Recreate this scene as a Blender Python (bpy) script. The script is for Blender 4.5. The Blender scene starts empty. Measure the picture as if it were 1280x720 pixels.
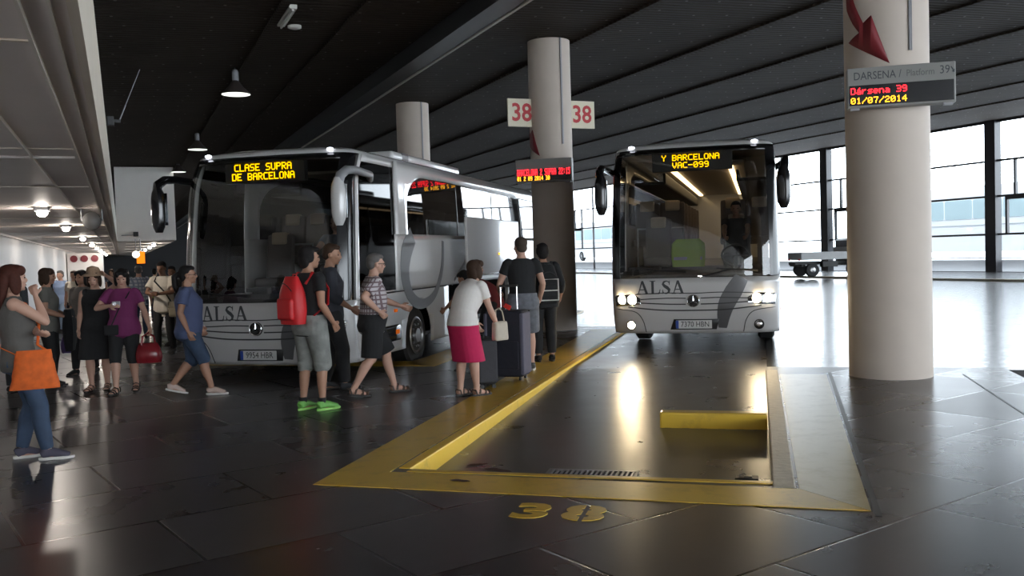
import bpy, bmesh, math, random
import numpy as np
from mathutils import Vector, Matrix, Euler
random.seed(7)
SC = bpy.context.scene
COL = SC.collection
PI = math.pi
# ------------------------------------------------------------------ camera frame
F_PX = 1150.0; CAM_H = 1.62
_r = math.radians(1.75); _p = math.atan(44*math.cos(_r)/F_PX)
_F = np.array([0, math.cos(_p), -math.sin(_p)]); _R0 = np.array([1., 0, 0]); _U0 = np.array([0, math.sin(_p), math.cos(_p)])
_R = math.cos(_r)*_R0 - math.sin(_r)*_U0; _U = math.sin(_r)*_R0 + math.cos(_r)*_U0
_C = np.array([0, 0, CAM_H])
cam_d = bpy.data.cameras.new('camera'); cam = bpy.data.objects.new('camera', cam_d); COL.objects.link(cam)
cam_d.sensor_width = 36; cam_d.lens = F_PX*36/1280; cam_d.clip_end = 400
cam.matrix_world = Matrix(((_R[0], _U[0], -_F[0], 0), (_R[1], _U[1], -_F[1], 0), (_R[2], _U[2], -_F[2], CAM_H), (0, 0, 0, 1)))
SC.camera = cam
def ray(x, y): return _F + _R*((x-640)/F_PX) + _U*((360-y)/F_PX)
def ground(x, y, z=0.0):
    d = ray(x, y); t = (z-CAM_H)/d[2]; P = _C + d*t; return Vector(P)
def at_depth(x, y, Y):
    d = ray(x, y); return Vector(_C + d*(Y/d[1]))
# bay frame: lane axis and its normal; corridor frame
TH = math.radians(15.05); LU = Vector((math.sin(TH), math.cos(TH), 0)); LN = Vector((math.cos(TH), -math.sin(TH), 0))
TC = math.radians(-22.97); CU = Vector((math.sin(TC), math.cos(TC), 0)); CN = Vector((math.cos(TC), -math.sin(TC), 0))
def ST(s, t, z=0.0): q = LN*s + LU*t; return Vector((q.x, q.y, z))
def CT(s, t, z=0.0): q = CN*s + CU*t; return Vector((q.x, q.y, z))

# ------------------------------------------------------------------ materials
def mat(name, col, rough=0.5, metal=0.0, spec=0.5, noise=0.0, nscale=8.0, bump=0.0, emit=None, estr=0.0, coat=0.0, rvar=0.0):
    m = bpy.data.materials.new(name); m.use_nodes = True
    nt = m.node_tree; b = nt.nodes['Principled BSDF']
    b.inputs['Base Color'].default_value = (*col, 1); b.inputs['Roughness'].default_value = rough
    b.inputs['Metallic'].default_value = metal; b.inputs['Specular IOR Level'].default_value = spec
    b.inputs['Coat Weight'].default_value = coat; b.inputs['Coat Roughness'].default_value = 0.08
    if emit: b.inputs['Emission Color'].default_value = (*emit, 1); b.inputs['Emission Strength'].default_value = estr
    if noise or bump or rvar:
        tc = nt.nodes.new('ShaderNodeTexCoord'); nz = nt.nodes.new('ShaderNodeTexNoise')
        nz.inputs['Scale'].default_value = nscale; nz.inputs['Detail'].default_value = 5
        nt.links.new(tc.outputs['Object'], nz.inputs['Vector'])
        if noise:
            mx = nt.nodes.new('ShaderNodeMix'); mx.data_type = 'RGBA'
            mx.inputs[6].default_value = (*[max(0, c*(1-noise)) for c in col], 1)
            mx.inputs[7].default_value = (*[min(1, c*(1+noise)) for c in col], 1)
            nt.links.new(nz.outputs['Fac'], mx.inputs[0]); nt.links.new(mx.outputs[2], b.inputs['Base Color'])
        if rvar:
            mr = nt.nodes.new('ShaderNodeMapRange'); mr.inputs['To Min'].default_value = rough-rvar; mr.inputs['To Max'].default_value = rough+rvar
            mr.inputs['From Min'].default_value = 0.3; mr.inputs['From Max'].default_value = 0.7
            nt.links.new(nz.outputs['Fac'], mr.inputs['Value']); nt.links.new(mr.outputs[0], b.inputs['Roughness'])
        if bump:
            bp = nt.nodes.new('ShaderNodeBump'); bp.inputs['Strength'].default_value = bump; bp.inputs['Distance'].default_value = 0.02
            nt.links.new(nz.outputs['Fac'], bp.inputs['Height']); nt.links.new(bp.outputs[0], b.inputs['Normal'])
    return m
def emission(name, col, s):
    m = bpy.data.materials.new(name); m.use_nodes = True; nt = m.node_tree; nt.nodes.clear()
    e = nt.nodes.new('ShaderNodeEmission'); e.inputs[0].default_value = (*col, 1); e.inputs[1].default_value = s
    o = nt.nodes.new('ShaderNodeOutputMaterial'); nt.links.new(e.outputs[0], o.inputs[0]); return m
def glass(name, tint, ior=1.45, rough=0.01, boost=1.0):
    m = bpy.data.materials.new(name); m.use_nodes = True; nt = m.node_tree; nt.nodes.clear()
    t = nt.nodes.new('ShaderNodeBsdfTransparent'); t.inputs[0].default_value = (*tint, 1)
    g = nt.nodes.new('ShaderNodeBsdfGlossy'); g.inputs['Roughness'].default_value = rough; g.inputs[0].default_value = (1, 1, 1, 1)
    lw = nt.nodes.new('ShaderNodeLayerWeight'); lw.inputs[0].default_value = 0.5
    pw = nt.nodes.new('ShaderNodeMath'); pw.operation = 'POWER'; pw.inputs[1].default_value = 5.0; nt.links.new(lw.outputs['Facing'], pw.inputs[0])
    f0 = ((ior-1)/(ior+1))**2
    f = nt.nodes.new('ShaderNodeMath'); f.operation = 'MULTIPLY_ADD'; f.inputs[1].default_value = 1-f0; f.inputs[2].default_value = f0; nt.links.new(pw.outputs[0], f.inputs[0])
    k = nt.nodes.new('ShaderNodeMath'); k.operation = 'MULTIPLY'; k.inputs[1].default_value = boost; k.use_clamp = True
    mx = nt.nodes.new('ShaderNodeMixShader'); o = nt.nodes.new('ShaderNodeOutputMaterial')
    nt.links.new(f.outputs[0], k.inputs[0]); nt.links.new(k.outputs[0], mx.inputs[0])
    nt.links.new(t.outputs[0], mx.inputs[1]); nt.links.new(g.outputs[0], mx.inputs[2]); nt.links.new(mx.outputs[0], o.inputs[0])
    return m
def plaid(name, base, line, freq=38.0, thick=0.75):
    m = mat(name, base, 0.8); nt = m.node_tree; b = nt.nodes['Principled BSDF']
    tc = nt.nodes.new('ShaderNodeTexCoord'); sp = nt.nodes.new('ShaderNodeSeparateXYZ'); nt.links.new(tc.outputs['Object'], sp.inputs[0])
    ad = nt.nodes.new('ShaderNodeMath'); ad.operation = 'ADD'; nt.links.new(sp.outputs[0], ad.inputs[0]); nt.links.new(sp.outputs[1], ad.inputs[1])
    gs = []
    for src, fr in ((ad.outputs[0], freq*2), (sp.outputs[2], freq*2)):
        mu = nt.nodes.new('ShaderNodeMath'); mu.operation = 'MULTIPLY'; mu.inputs[1].default_value = fr; nt.links.new(src, mu.inputs[0])
        si = nt.nodes.new('ShaderNodeMath'); si.operation = 'SINE'; nt.links.new(mu.outputs[0], si.inputs[0])
        gt = nt.nodes.new('ShaderNodeMath'); gt.operation = 'GREATER_THAN'; gt.inputs[1].default_value = thick; nt.links.new(si.outputs[0], gt.inputs[0]); gs.append(gt)
    mx_ = nt.nodes.new('ShaderNodeMath'); mx_.operation = 'MAXIMUM'
    nt.links.new(gs[0].outputs[0], mx_.inputs[0]); nt.links.new(gs[1].outputs[0], mx_.inputs[1])
    mx = nt.nodes.new('ShaderNodeMix'); mx.data_type = 'RGBA'; mx.inputs[6].default_value = (*base, 1); mx.inputs[7].default_value = (*line, 1)
    nt.links.new(mx_.outputs[0], mx.inputs[0]); nt.links.new(mx.outputs[2], b.inputs['Base Color'])
    return m

def floor_mat(name, c1, c2, mortar, rough, bw, bh, rot, spec=0.5, rvar=0.09):
    m = mat(name, c1, rough, spec=spec); nt = m.node_tree; b = nt.nodes['Principled BSDF']
    tc = nt.nodes.new('ShaderNodeTexCoord'); mp = nt.nodes.new('ShaderNodeMapping'); mp.inputs['Rotation'].default_value = (0, 0, rot)
    nt.links.new(tc.outputs['Object'], mp.inputs[0])
    br = nt.nodes.new('ShaderNodeTexBrick'); br.inputs['Scale'].default_value = 1.0
    br.inputs['Brick Width'].default_value = bw; br.inputs['Row Height'].default_value = bh
    br.inputs['Mortar Size'].default_value = 0.012; br.inputs['Mortar Smooth'].default_value = 0.3
    br.inputs['Color1'].default_value = (*c1, 1); br.inputs['Color2'].default_value = (*c2, 1); br.inputs['Mortar'].default_value = (*mortar, 1)
    nt.links.new(mp.outputs[0], br.inputs['Vector'])
    nz = nt.nodes.new('ShaderNodeTexNoise'); nz.inputs['Scale'].default_value = 4.0; nz.inputs['Detail'].default_value = 8; nz.inputs['Roughness'].default_value = 0.65
    nt.links.new(mp.outputs[0], nz.inputs['Vector'])
    mr = nt.nodes.new('ShaderNodeMapRange'); mr.inputs['From Min'].default_value = 0.3; mr.inputs['From Max'].default_value = 0.7
    mr.inputs['To Min'].default_value = 0.8; mr.inputs['To Max'].default_value = 1.2
    nt.links.new(nz.outputs['Fac'], mr.inputs['Value'])
    mx = nt.nodes.new('ShaderNodeMix'); mx.data_type = 'RGBA'; mx.blend_type = 'MULTIPLY'; mx.inputs[0].default_value = 1
    nt.links.new(br.outputs['Color'], mx.inputs[6]); nt.links.new(mr.outputs[0], mx.inputs[7]); nt.links.new(mx.outputs[2], b.inputs['Base Color'])
    # each tile has its own polish, scuffed by the noise
    rr = nt.nodes.new('ShaderNodeMapRange'); rr.inputs['From Min'].default_value = 0.3; rr.inputs['From Max'].default_value = 0.7
    rr.inputs['To Min'].default_value = rough-rvar; rr.inputs['To Max'].default_value = rough+rvar
    nz2 = nt.nodes.new('ShaderNodeTexNoise'); nz2.inputs['Scale'].default_value = 2.0; nz2.inputs['Detail'].default_value = 4
    nt.links.new(mp.outputs[0], nz2.inputs['Vector']); nt.links.new(nz2.outputs['Fac'], rr.inputs['Value'])
    sb = nt.nodes.new('ShaderNodeSeparateColor'); nt.links.new(br.outputs['Color'], sb.inputs[0])
    ma = nt.nodes.new('ShaderNodeMath'); ma.operation = 'MULTIPLY_ADD'; ma.inputs[1].default_value = 2.0
    nt.links.new(sb.outputs[0], ma.inputs[0]); nt.links.new(rr.outputs[0], ma.inputs[2]); nt.links.new(ma.outputs[0], b.inputs['Roughness'])
    bp = nt.nodes.new('ShaderNodeBump'); bp.inputs['Strength'].default_value = 0.35; bp.inputs['Distance'].default_value = 0.004; bp.invert = True
    nt.links.new(br.outputs['Fac'], bp.inputs['Height'])
    nt.links.new(bp.outputs[0], b.inputs['Normal'])
    return m
def worn_paint(name, col, under, rough, cover=0.5, metalrough=0.0):
    m = mat(name, col, rough); nt = m.node_tree; b = nt.nodes['Principled BSDF']
    tc = nt.nodes.new('ShaderNodeTexCoord'); nz = nt.nodes.new('ShaderNodeTexNoise'); nz.inputs['Scale'].default_value = 5; nz.inputs['Detail'].default_value = 9; nz.inputs['Roughness'].default_value = 0.7
    nt.links.new(tc.outputs['Object'], nz.inputs['Vector'])
    rp = nt.nodes.new('ShaderNodeValToRGB'); rp.color_ramp.elements[0].position = cover-0.12; rp.color_ramp.elements[1].position = cover+0.1
    rp.color_ramp.elements[0].color = (*under, 1); rp.color_ramp.elements[1].color = (*col, 1)
    nt.links.new(nz.outputs['Fac'], rp.inputs[0]); nt.links.new(rp.outputs[0], b.inputs['Base Color'])
    return m

M = {}
M['platform'] = floor_mat('dark_stone_tiles', (0.026, 0.024, 0.026), (0.052, 0.048, 0.052), (0.005, 0.005, 0.005), 0.21, 1.5, 1.0, math.radians(-35.7), 0.5, 0.015)
M['road'] = mat('road_concrete', (0.06, 0.06, 0.062), 0.22, noise=0.3, nscale=4, rvar=0.03)
M['bayfloor'] = mat('bay_concrete', (0.074, 0.069, 0.066), 0.30, noise=0.45, nscale=2.6, rvar=0.035)
M['yellow'] = worn_paint('worn_yellow_paint', (0.62, 0.40, 0.04), (0.40, 0.26, 0.04), 0.32, 0.38)
M['yellow_sheen'] = worn_paint('yellow_sheen_paint', (0.60, 0.49, 0.23), (0.50, 0.39, 0.14), 0.30, 0.42)  # paler yellow: the sheen reflected along the right strip is put into the colour
M['yellow_kerb'] = worn_paint('yellow_kerb_paint', (0.85, 0.54, 0.05), (0.45, 0.29, 0.05), 0.4, 0.32)
M['kerb'] = mat('kerb_concrete', (0.46, 0.42, 0.33), 0.5, noise=0.3, nscale=14, bump=0.3)
M['seam'] = mat('dark_joint_strip', (0.03, 0.03, 0.03), 0.4)
M['wall'] = mat('white_wall', (0.72, 0.70, 0.68), 0.6, noise=0.05, nscale=2)
M['darkwall'] = mat('dark_wall', (0.03, 0.03, 0.032), 0.7)
M['canopy'] = mat('canopy_panels', (0.80, 0.73, 0.69), 0.55, noise=0.08, nscale=0.8)
M['fascia'] = mat('fascia_paint', (0.72, 0.64, 0.53), 0.5, noise=0.08, nscale=2)
M['canopy_box'] = mat('white_cladding', (0.86, 0.82, 0.77), 0.6, noise=0.04, nscale=2)
M['rib'] = mat('pale_ceiling_rib', (0.75, 0.70, 0.63), 0.45)
M['pillar'] = mat('white_plaster', (0.56, 0.48, 0.41), 0.62, noise=0.06, nscale=3, bump=0.06)
M['black'] = mat('black_paint', (0.012, 0.012, 0.013), 0.45)
M['steel_dark'] = mat('dark_steel', (0.035, 0.035, 0.038), 0.45)
M['grey'] = mat('grey_metal', (0.30, 0.30, 0.31), 0.4, metal=0.3)
M['sign_grey'] = mat('sign_housing_grey', (0.24, 0.235, 0.22), 0.45)
M['chrome'] = mat('chrome', (0.75, 0.75, 0.76), 0.15, metal=1.0)
M['cream'] = mat('cream_plate', (0.75, 0.68, 0.52), 0.5)
M['red_sign'] = mat('red_sign_paint', (0.50, 0.02, 0.025), 0.5)
M['arrow_red'] = mat('arrow_red', (0.24, 0.022, 0.03), 0.5)
M['lamp_white'] = emission('lamp_glow', (1.0, 0.90, 0.80), 230.0)
M['lamp_soft'] = emission('lamp_soft_glow', (0.95, 1.0, 0.9), 1.6)
M['tube'] = mat('unlit_tube_fitting', (0.8, 0.78, 0.72), 0.4)
M['led_red'] = emission('led_red', (1.0, 0.02, 0.03), 5.0)
M['led_amber'] = emission('led_amber', (1.0, 0.42, 0.02), 4.0)
M['led_yellow'] = emission('led_yellow', (1.0, 0.50, 0.0), 3.4)
M['orange_lit'] = emission('orange_lit_panel', (1.0, 0.22, 0.01), 1.6)
M['clock_lit'] = emission('clock_face_lit', (1.0, 0.9, 0.7), 3.0)

# corrugated dark ceiling with rows of pale fixings
def ceiling_mat():
    m = mat('dark_metal_deck', (0.05, 0.043, 0.036), 0.8, spec=0.15); nt = m.node_tree; b = nt.nodes['Principled BSDF']
    tc = nt.nodes.new('ShaderNodeTexCoord'); mp = nt.nodes.new('ShaderNodeMapping'); mp.inputs['Rotation'].default_value = (0, 0, TC)
    nt.links.new(tc.outputs['Object'], mp.inputs[0])
    wv = nt.nodes.new('ShaderNodeTexWave'); wv.bands_direction = 'Y'; wv.inputs['Scale'].default_value = 1.9; wv.inputs['Distortion'].default_value = 0.0
    nt.links.new(mp.outputs[0], wv.inputs['Vector'])
    bp = nt.nodes.new('ShaderNodeBump'); bp.inputs['Strength'].default_value = 0.7; bp.inputs['Distance'].default_value = 0.04
    nt.links.new(wv.outputs['Fac'], bp.inputs['Height']); nt.links.new(bp.outputs[0], b.inputs['Normal'])
    vo = nt.nodes.new('ShaderNodeTexVoronoi'); vo.voronoi_dimensions = '2D'; vo.inputs['Scale'].default_value = 1.3; vo.inputs['Randomness'].default_value = 0.35
    nt.links.new(mp.outputs[0], vo.inputs['Vector'])
    lt = nt.nodes.new('ShaderNodeMath'); lt.operation = 'LESS_THAN'; lt.inputs[1].default_value = 0.035; nt.links.new(vo.outputs['Distance'], lt.inputs[0])
    nz = nt.nodes.new('ShaderNodeTexNoise'); nz.inputs['Scale'].default_value = 0.9; nz.inputs['Detail'].default_value = 6; nt.links.new(mp.outputs[0], nz.inputs['Vector'])
    m1 = nt.nodes.new('ShaderNodeMix'); m1.data_type = 'RGBA'; m1.inputs[6].default_value = (0.030, 0.023, 0.017, 1); m1.inputs[7].default_value = (0.058, 0.045, 0.034, 1)
    nt.links.new(nz.outputs['Fac'], m1.inputs[0])
    m2 = nt.nodes.new('ShaderNodeMix'); m2.data_type = 'RGBA'; m2.inputs[7].default_value = (0.22, 0.20, 0.18, 1)
    nt.links.new(lt.outputs[0], m2.inputs[0]); nt.links.new(m1.outputs[2], m2.inputs[6]); nt.links.new(m2.outputs[2], b.inputs['Base Color'])
    return m
M['ceiling'] = ceiling_mat()

# ------------------------------------------------------------------ mesh helpers
def link(name, me, m=None, parent=None, smooth=False):
    o = bpy.data.objects.new(name, me); COL.objects.link(o)
    if m is not None and not me.materials: me.materials.append(m)
    if parent is not None: o.parent = parent
    if smooth:
        for p in me.polygons: p.use_smooth = True
    return o
def tag(o, label=None, cat=None, group=None, kind=None):
    if label: o['label'] = label
    if cat: o['category'] = cat
    if group: o['group'] = group
    if kind: o['kind'] = kind
    return o
def thing(name, label, cat, loc=(0, 0, 0), rz=0.0, group=None, kind=None):
    o = bpy.data.objects.new(name, None); COL.objects.link(o); o.empty_display_size = 0.2
    o.location = loc; o.rotation_euler = (0, 0, rz); return tag(o, label, cat, group, kind)
def copy_tree(o, parent=None):
    c = o.copy(); COL.objects.link(c)
    if parent is not None: c.parent = parent
    for ch in o.children: copy_tree(ch, c)
    return c
class MB:
    """collects shapes and links them as one mesh object"""
    def __init__(s): s.v = []; s.f = []
    def add(s, vs, fs):
        k = len(s.v); s.v += [tuple(v) for v in vs]; s.f += [tuple(i+k for i in f) for f in fs]; return s
    def bm(s, bm):
        bm.verts.index_update(); return s.add([v.co.copy() for v in bm.verts], [[v.index for v in f.verts] for f in bm.faces])
    def box(s, c, size, bevel=0.0, rot=None, seg=2, taper=None):
        bm = bmesh.new(); bmesh.ops.create_cube(bm, size=1.0)
        for v in bm.verts:
            k = 1.0
            if taper is not None and v.co.z > 0: k = taper
            v.co = Vector((v.co.x*size[0]*k, v.co.y*size[1]*k, v.co.z*size[2]))
        if bevel: bmesh.ops.bevel(bm, geom=bm.edges[:], offset=bevel, segments=seg, profile=0.6, affect='EDGES')
        mt = (rot.to_4x4() if rot is not None else Matrix.Identity(4)); mt = Matrix.Translation(Vector(c)) @ mt
        bmesh.ops.transform(bm, matrix=mt, verts=bm.verts); s.bm(bm); bm.free(); return s
    def tube(s, pts, rad, seg=10, caps=True, flat=None):
        pts = [Vector(p) for p in pts]; n = len(pts)
        if not isinstance(rad, (list, tuple)): rad = [rad]*n
        rings = []; prev = None
        for i, p in enumerate(pts):
            d = (pts[min(i+1, n-1)] - pts[max(i-1, 0)])
            d = d.normalized() if d.length > 1e-9 else Vector((0, 0, 1))
            if prev is None:
                a = Vector((1, 0, 0)) if abs(d.x) < 0.9 else Vector((0, 1, 0))
                a = (a - d*a.dot(d)).normalized()
            else:
                a = prev - d*prev.dot(d); a = a.normalized() if a.length > 1e-6 else d.orthogonal().normalized()
            prev = a; b = d.cross(a); r = rad[i]
            if isinstance(r, (int, float)): ra = rb = r
            else: ra, rb = r
            rings.append([p + a*(ra*math.cos(2*PI*k/seg)) + b*(rb*math.sin(2*PI*k/seg)) for k in range(seg)])
        return s.loft(rings, caps)
    def loft(s, rings, caps=True):
        k0 = len(s.v); seg = len(rings[0])
        for r in rings: s.v += [tuple(v) for v in r]
        for i in range(len(rings)-1):
            for k in range(seg):
                a = k0+i*seg+k; b = k0+i*seg+(k+1) % seg
                s.f.append((a, b, b+seg, a+seg))
        if caps:
            s.f.append(tuple(k0+k for k in reversed(range(seg)))); s.f.append(tuple(k0+(len(rings)-1)*seg+k for k in range(seg)))
        return s
    def lathe(s, prof, c=(0, 0, 0), seg=24, axis='z', caps=True):
        rings = []
        for r, h in prof:
            ring = []
            for k in range(seg):
                a = 2*PI*k/seg
                if axis == 'z': q = (r*math.cos(a), r*math.sin(a), h)
                elif axis == 'x': q = (h, r*math.cos(a), r*math.sin(a))
                else: q = (r*math.sin(a), h, r*math.cos(a))
                ring.append(Vector(q)+Vector(c))
            rings.append(ring)
        return s.loft(rings, caps)
    def ell(s, c, r, rot=None, u=14, v=9):
        c = Vector(c); k0 = len(s.v); rings = []
        for i in range(1, v):
            th = PI*i/v; ring = []
            for k in range(u):
                a = 2*PI*k/u; q = Vector((r[0]*math.sin(th)*math.cos(a), r[1]*math.sin(th)*math.sin(a), r[2]*math.cos(th)))
                if rot is not None: q = rot @ q
                ring.append(c+q)
            rings.append(ring)
        self = s; self.loft(rings, False)
        t = Vector((0, 0, r[2])); b = Vector((0, 0, -r[2]))
        if rot is not None: t = rot @ t; b = rot @ b
        s.v.append(tuple(c+t)); ti = len(s.v)-1; s.v.append(tuple(c+b)); bi = len(s.v)-1
        for k in range(u):
            s.f.append((ti, k0+(k+1) % u, k0+k)[::-1])
            e = k0+(v-2)*u; s.f.append((bi, e+k, e+(k+1) % u)[::-1])
        return s
    def prism(s, outline, z0, z1, fn=None):
        """outline (x, y) list extruded between z0 and z1; fn maps the 3D points"""
        fn = fn or (lambda p: p); n = len(outline)
        a = [fn(Vector((x, y, z0))) for x, y in outline]; b = [fn(Vector((x, y, z1))) for x, y in outline]
        fs = [tuple(reversed(range(n))), tuple(range(n, 2*n))] + [(k, (k+1) % n, n+(k+1) % n, n+k) for k in range(n)]
        return s.add(a+b, fs)
    def mesh(s, name):
        me = bpy.data.meshes.new(name); me.from_pydata(s.v, [], s.f); me.update()
        bm = bmesh.new(); bm.from_mesh(me); bmesh.ops.recalc_face_normals(bm, faces=bm.faces); bm.to_mesh(me); bm.free()
        return me
    def build(s, name, m, parent=None, smooth=False, auto=None):
        o = link(name, s.mesh(name), m, parent, smooth)
        return o
def auto_smooth(o, ang=40):
    me = o.data
    for p in me.polygons: p.use_smooth = True
    bm = bmesh.new(); bm.from_mesh(me)
    for e in bm.edges:
        if len(e.link_faces) == 2 and e.calc_face_angle(0) > math.radians(ang): e.smooth = False
    bm.to_mesh(me); bm.free(); return o
def rounded(x0, x1, y0, y1, r, seg=5):
    """rounded rectangle outline; r = one radius or four (bl, br, tr, tl)"""
    if not isinstance(r, (list, tuple)): r = [r]*4
    out = []
    for (cx, cy, rr, a0) in ((x0+r[0], y0+r[0], r[0], PI), (x1-r[1], y0+r[1], r[1], 1.5*PI), (x1-r[2], y1-r[2], r[2], 0), (x0+r[3], y1-r[3], r[3], 0.5*PI)):
        if rr < 1e-6: out.append((cx, cy)); continue
        for k in range(seg+1):
            a = a0+0.5*PI*k/seg; out.append((cx+rr*math.cos(a), cy+rr*math.sin(a)))
    return out
def panel(name, outline, fn, m, parent=None, us=(), vs=(), thick=0.0, smooth=True):
    """flat outline cut on a grid and then laid on a curved surface fn(u, v) -> point"""
    bm = bmesh.new(); vv = [bm.verts.new((x, y, 0)) for x, y in outline]; bm.faces.new(vv)
    for u in us: bmesh.ops.bisect_plane(bm, geom=bm.verts[:]+bm.edges[:]+bm.faces[:], plane_co=(u, 0, 0), plane_no=(1, 0, 0))
    for v in vs: bmesh.ops.bisect_plane(bm, geom=bm.verts[:]+bm.edges[:]+bm.faces[:], plane_co=(0, v, 0), plane_no=(0, 1, 0))
    for q in bm.verts: q.co = Vector(fn(q.co.x, q.co.y))
    bmesh.ops.remove_doubles(bm, verts=bm.verts, dist=1e-5)
    bmesh.ops.recalc_face_normals(bm, faces=bm.faces)
    me = bpy.data.meshes.new(name); bm.to_mesh(me); bm.free()
    o = link(name, me, m, parent, smooth)
    if thick:
        sd = o.modifiers.new('thickness', 'SOLIDIFY'); sd.thickness = thick; sd.offset = 0
    return o
def text_polys(txt, size, align='CENTER', bold=0.0):
    cu = bpy.data.curves.new('txt', 'FONT'); cu.body = txt; cu.size = size; cu.align_x = align; cu.align_y = 'CENTER'; cu.resolution_u = 3; cu.offset = bold
    o = bpy.data.objects.new('txt', cu); COL.objects.link(o); dg = bpy.context.evaluated_depsgraph_get(); dg.update()
    me = bpy.data.meshes.new_from_object(o.evaluated_get(dg)); bpy.data.objects.remove(o); bpy.data.curves.remove(cu)
    vs = [v.co.copy() for v in me.vertices]; fs = [tuple(p.vertices) for p in me.polygons]; bpy.data.meshes.remove(me)
    return vs, fs
def text_obj(name, txt, size, fn, m, parent=None, align='CENTER', bold=0.0, stretch=(1, 1)):
    vs, fs = text_polys(txt, size, align, bold)
    me = bpy.data.meshes.new(name); pts = [Vector(fn(v.x*stretch[0], v.y*stretch[1])) for v in vs]
    me.from_pydata([tuple(p) for p in pts], [], fs); me.update()
    o = link(name, me, m, parent)
    return o
FONT = {
'A': '01110 10001 10001 11111 10001 10001 10001', 'B': '11110 10001 10001 11110 10001 10001 11110', 'C': '01111 10000 10000 10000 10000 10000 01111',
'D': '11110 10001 10001 10001 10001 10001 11110', 'E': '11111 10000 10000 11110 10000 10000 11111', 'L': '10000 10000 10000 10000 10000 10000 11111',
'N': '10001 11001 11001 10101 10011 10011 10001', 'O': '01110 10001 10001 10001 10001 10001 01110', 'P': '11110 10001 10001 11110 10000 10000 10000',
'R': '11110 10001 10001 11110 10100 10010 10001', 'S': '01111 10000 10000 01110 00001 00001 11110', 'U': '10001 10001 10001 10001 10001 10001 01110',
'V': '10001 10001 10001 10001 01010 01010 00100', 'Y': '10001 10001 01010 00100 00100 00100 00100', '-': '00000 00000 00000 11111 00000 00000 00000',
'0': '01110 10001 10011 10101 11001 10001 01110', '9': '01110 10001 10001 01111 00001 00001 01110', '3': '11110 00001 00001 01110 00001 00001 11110',
'1': '00100 01100 00100 00100 00100 00100 01110', '7': '11111 00001 00010 00010 00100 00100 00100', '2': '01110 10001 00001 00110 01000 10000 11111',
'4': '00010 00110 01010 10010 11111 00010 00010', '/': '00001 00001 00010 00100 01000 10000 10000', '5': '11111 10000 11110 00001 00001 10001 01110',
'8': '01110 10001 10001 01110 10001 10001 01110', ':': '00000 00100 00100 00000 00100 00100 00000', 'a': '00000 00000 01110 00001 01111 10001 01111',
'r': '00000 00000 10110 11000 10000 10000 10000', 's': '00000 00000 01111 10000 01110 00001 11110', 'e': '00000 00000 01110 10001 11111 10000 01110',
'n': '00000 00000 11110 10001 10001 10001 10001', ' ': '00000 00000 00000 00000 00000 00000 00000', 'M': '10001 11011 10101 10101 10001 10001 10001', 'I': '01110 00100 00100 00100 00100 00100 01110',
'T': '11111 00100 00100 00100 00100 00100 00100', 'Z': '11111 00001 00010 00100 01000 10000 11111', 'G': '01111 10000 10000 10011 10001 10001 01111', 'á': '00010 00100 01110 00001 01111 10001 01111'}
def led(name, lines, fn, m, parent, pw, ph, fill=0.92, gap=2, align='center', depth=0.004):
    """dot-matrix text: lines of characters, each lit dot a small raised square; fn(x, z, d) -> point"""
    mb = MB(); H = len(lines)*7*ph + (len(lines)-1)*gap*ph
    for li, tx in enumerate(lines):
        W = len(tx)*6*pw - pw; x0 = -W/2 if align == 'center' else 0.0; ztop = H/2 - li*(7+gap)*ph
        for ci, ch in enumerate(tx):
            rows = FONT[ch].split()
            for r in range(7):
                for c in range(5):
                    if rows[r][c] == '1':
                        xa = x0+(ci*6+c)*pw; za = ztop-(r+1)*ph; w = pw*fill; h = ph*fill
                        q = [(xa, za), (xa+w, za), (xa+w, za+h), (xa, za+h)]
                        mb.add([fn(x, z, 0) for x, z in q]+[fn(x, z, depth) for x, z in q], [(4, 5, 6, 7), (0, 1, 5, 4), (1, 2, 6, 5), (2, 3, 7, 6), (3, 0, 4, 7)])
    return mb.build(name, m, parent)
# ================================================================== THE PLACE
S_BAY, T_BAY = -5.55, 6.75
def bayR(i): return -5.2 if i == 1 else 0.08+S_BAY*i
def bayL(i): return -2.62+S_BAY*i
def bayF(i): return 6.5+T_BAY*i
def fingE(i): return 12.65+T_BAY*i          # end of the finger on the right of bay i
W_WIN = 37.0; CEIL0 = 5.95; CSL = 0.0364
def ceil_z(sc): return CEIL0+CSL*(sc-8.15)

# ---- floors
pl = []
for i in range(12, -4, -1):
    R1 = bayR(i+1)
    pl += [ST(R1, bayF(i+1)), ST(R1, fingE(i+1)), ST(bayL(i), fingE(i+1)), ST(bayL(i), bayF(i))]
stairs = list(pl)
pl += [CT(-3.3, -19.5), CT(-3.3, 112.0)]
def slab(name, pts, ztop, thick, m, zfn=None):
    mb = MB(); n = len(pts)
    top = [(p.x, p.y, ztop) for p in pts]; bot = [(p.x, p.y, ztop-thick) for p in pts]
    mb.add(top+bot, [tuple(range(n)), tuple(reversed(range(n, 2*n)))]+[(k, (k+1) % n, n+(k+1) % n, n+k) for k in range(n)])
    me = mb.mesh(name); bm = bmesh.new(); bm.from_mesh(me); bmesh.ops.triangulate(bm, faces=[f for f in bm.faces if len(f.verts) > 4]); bm.to_mesh(me); bm.free()
    return link(name, me, m)
o = slab('floor_platform', pl, 0.0, 0.4, M['platform']); tag(o, 'dark tiled platform floor with fingers between the bus bays', kind='structure')
rd = []
for i in range(12, -4, -1):
    R1 = bayR(i+1); rd += [ST(R1, fingE(i+1)), ST(bayL(i), fingE(i+1))]
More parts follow.
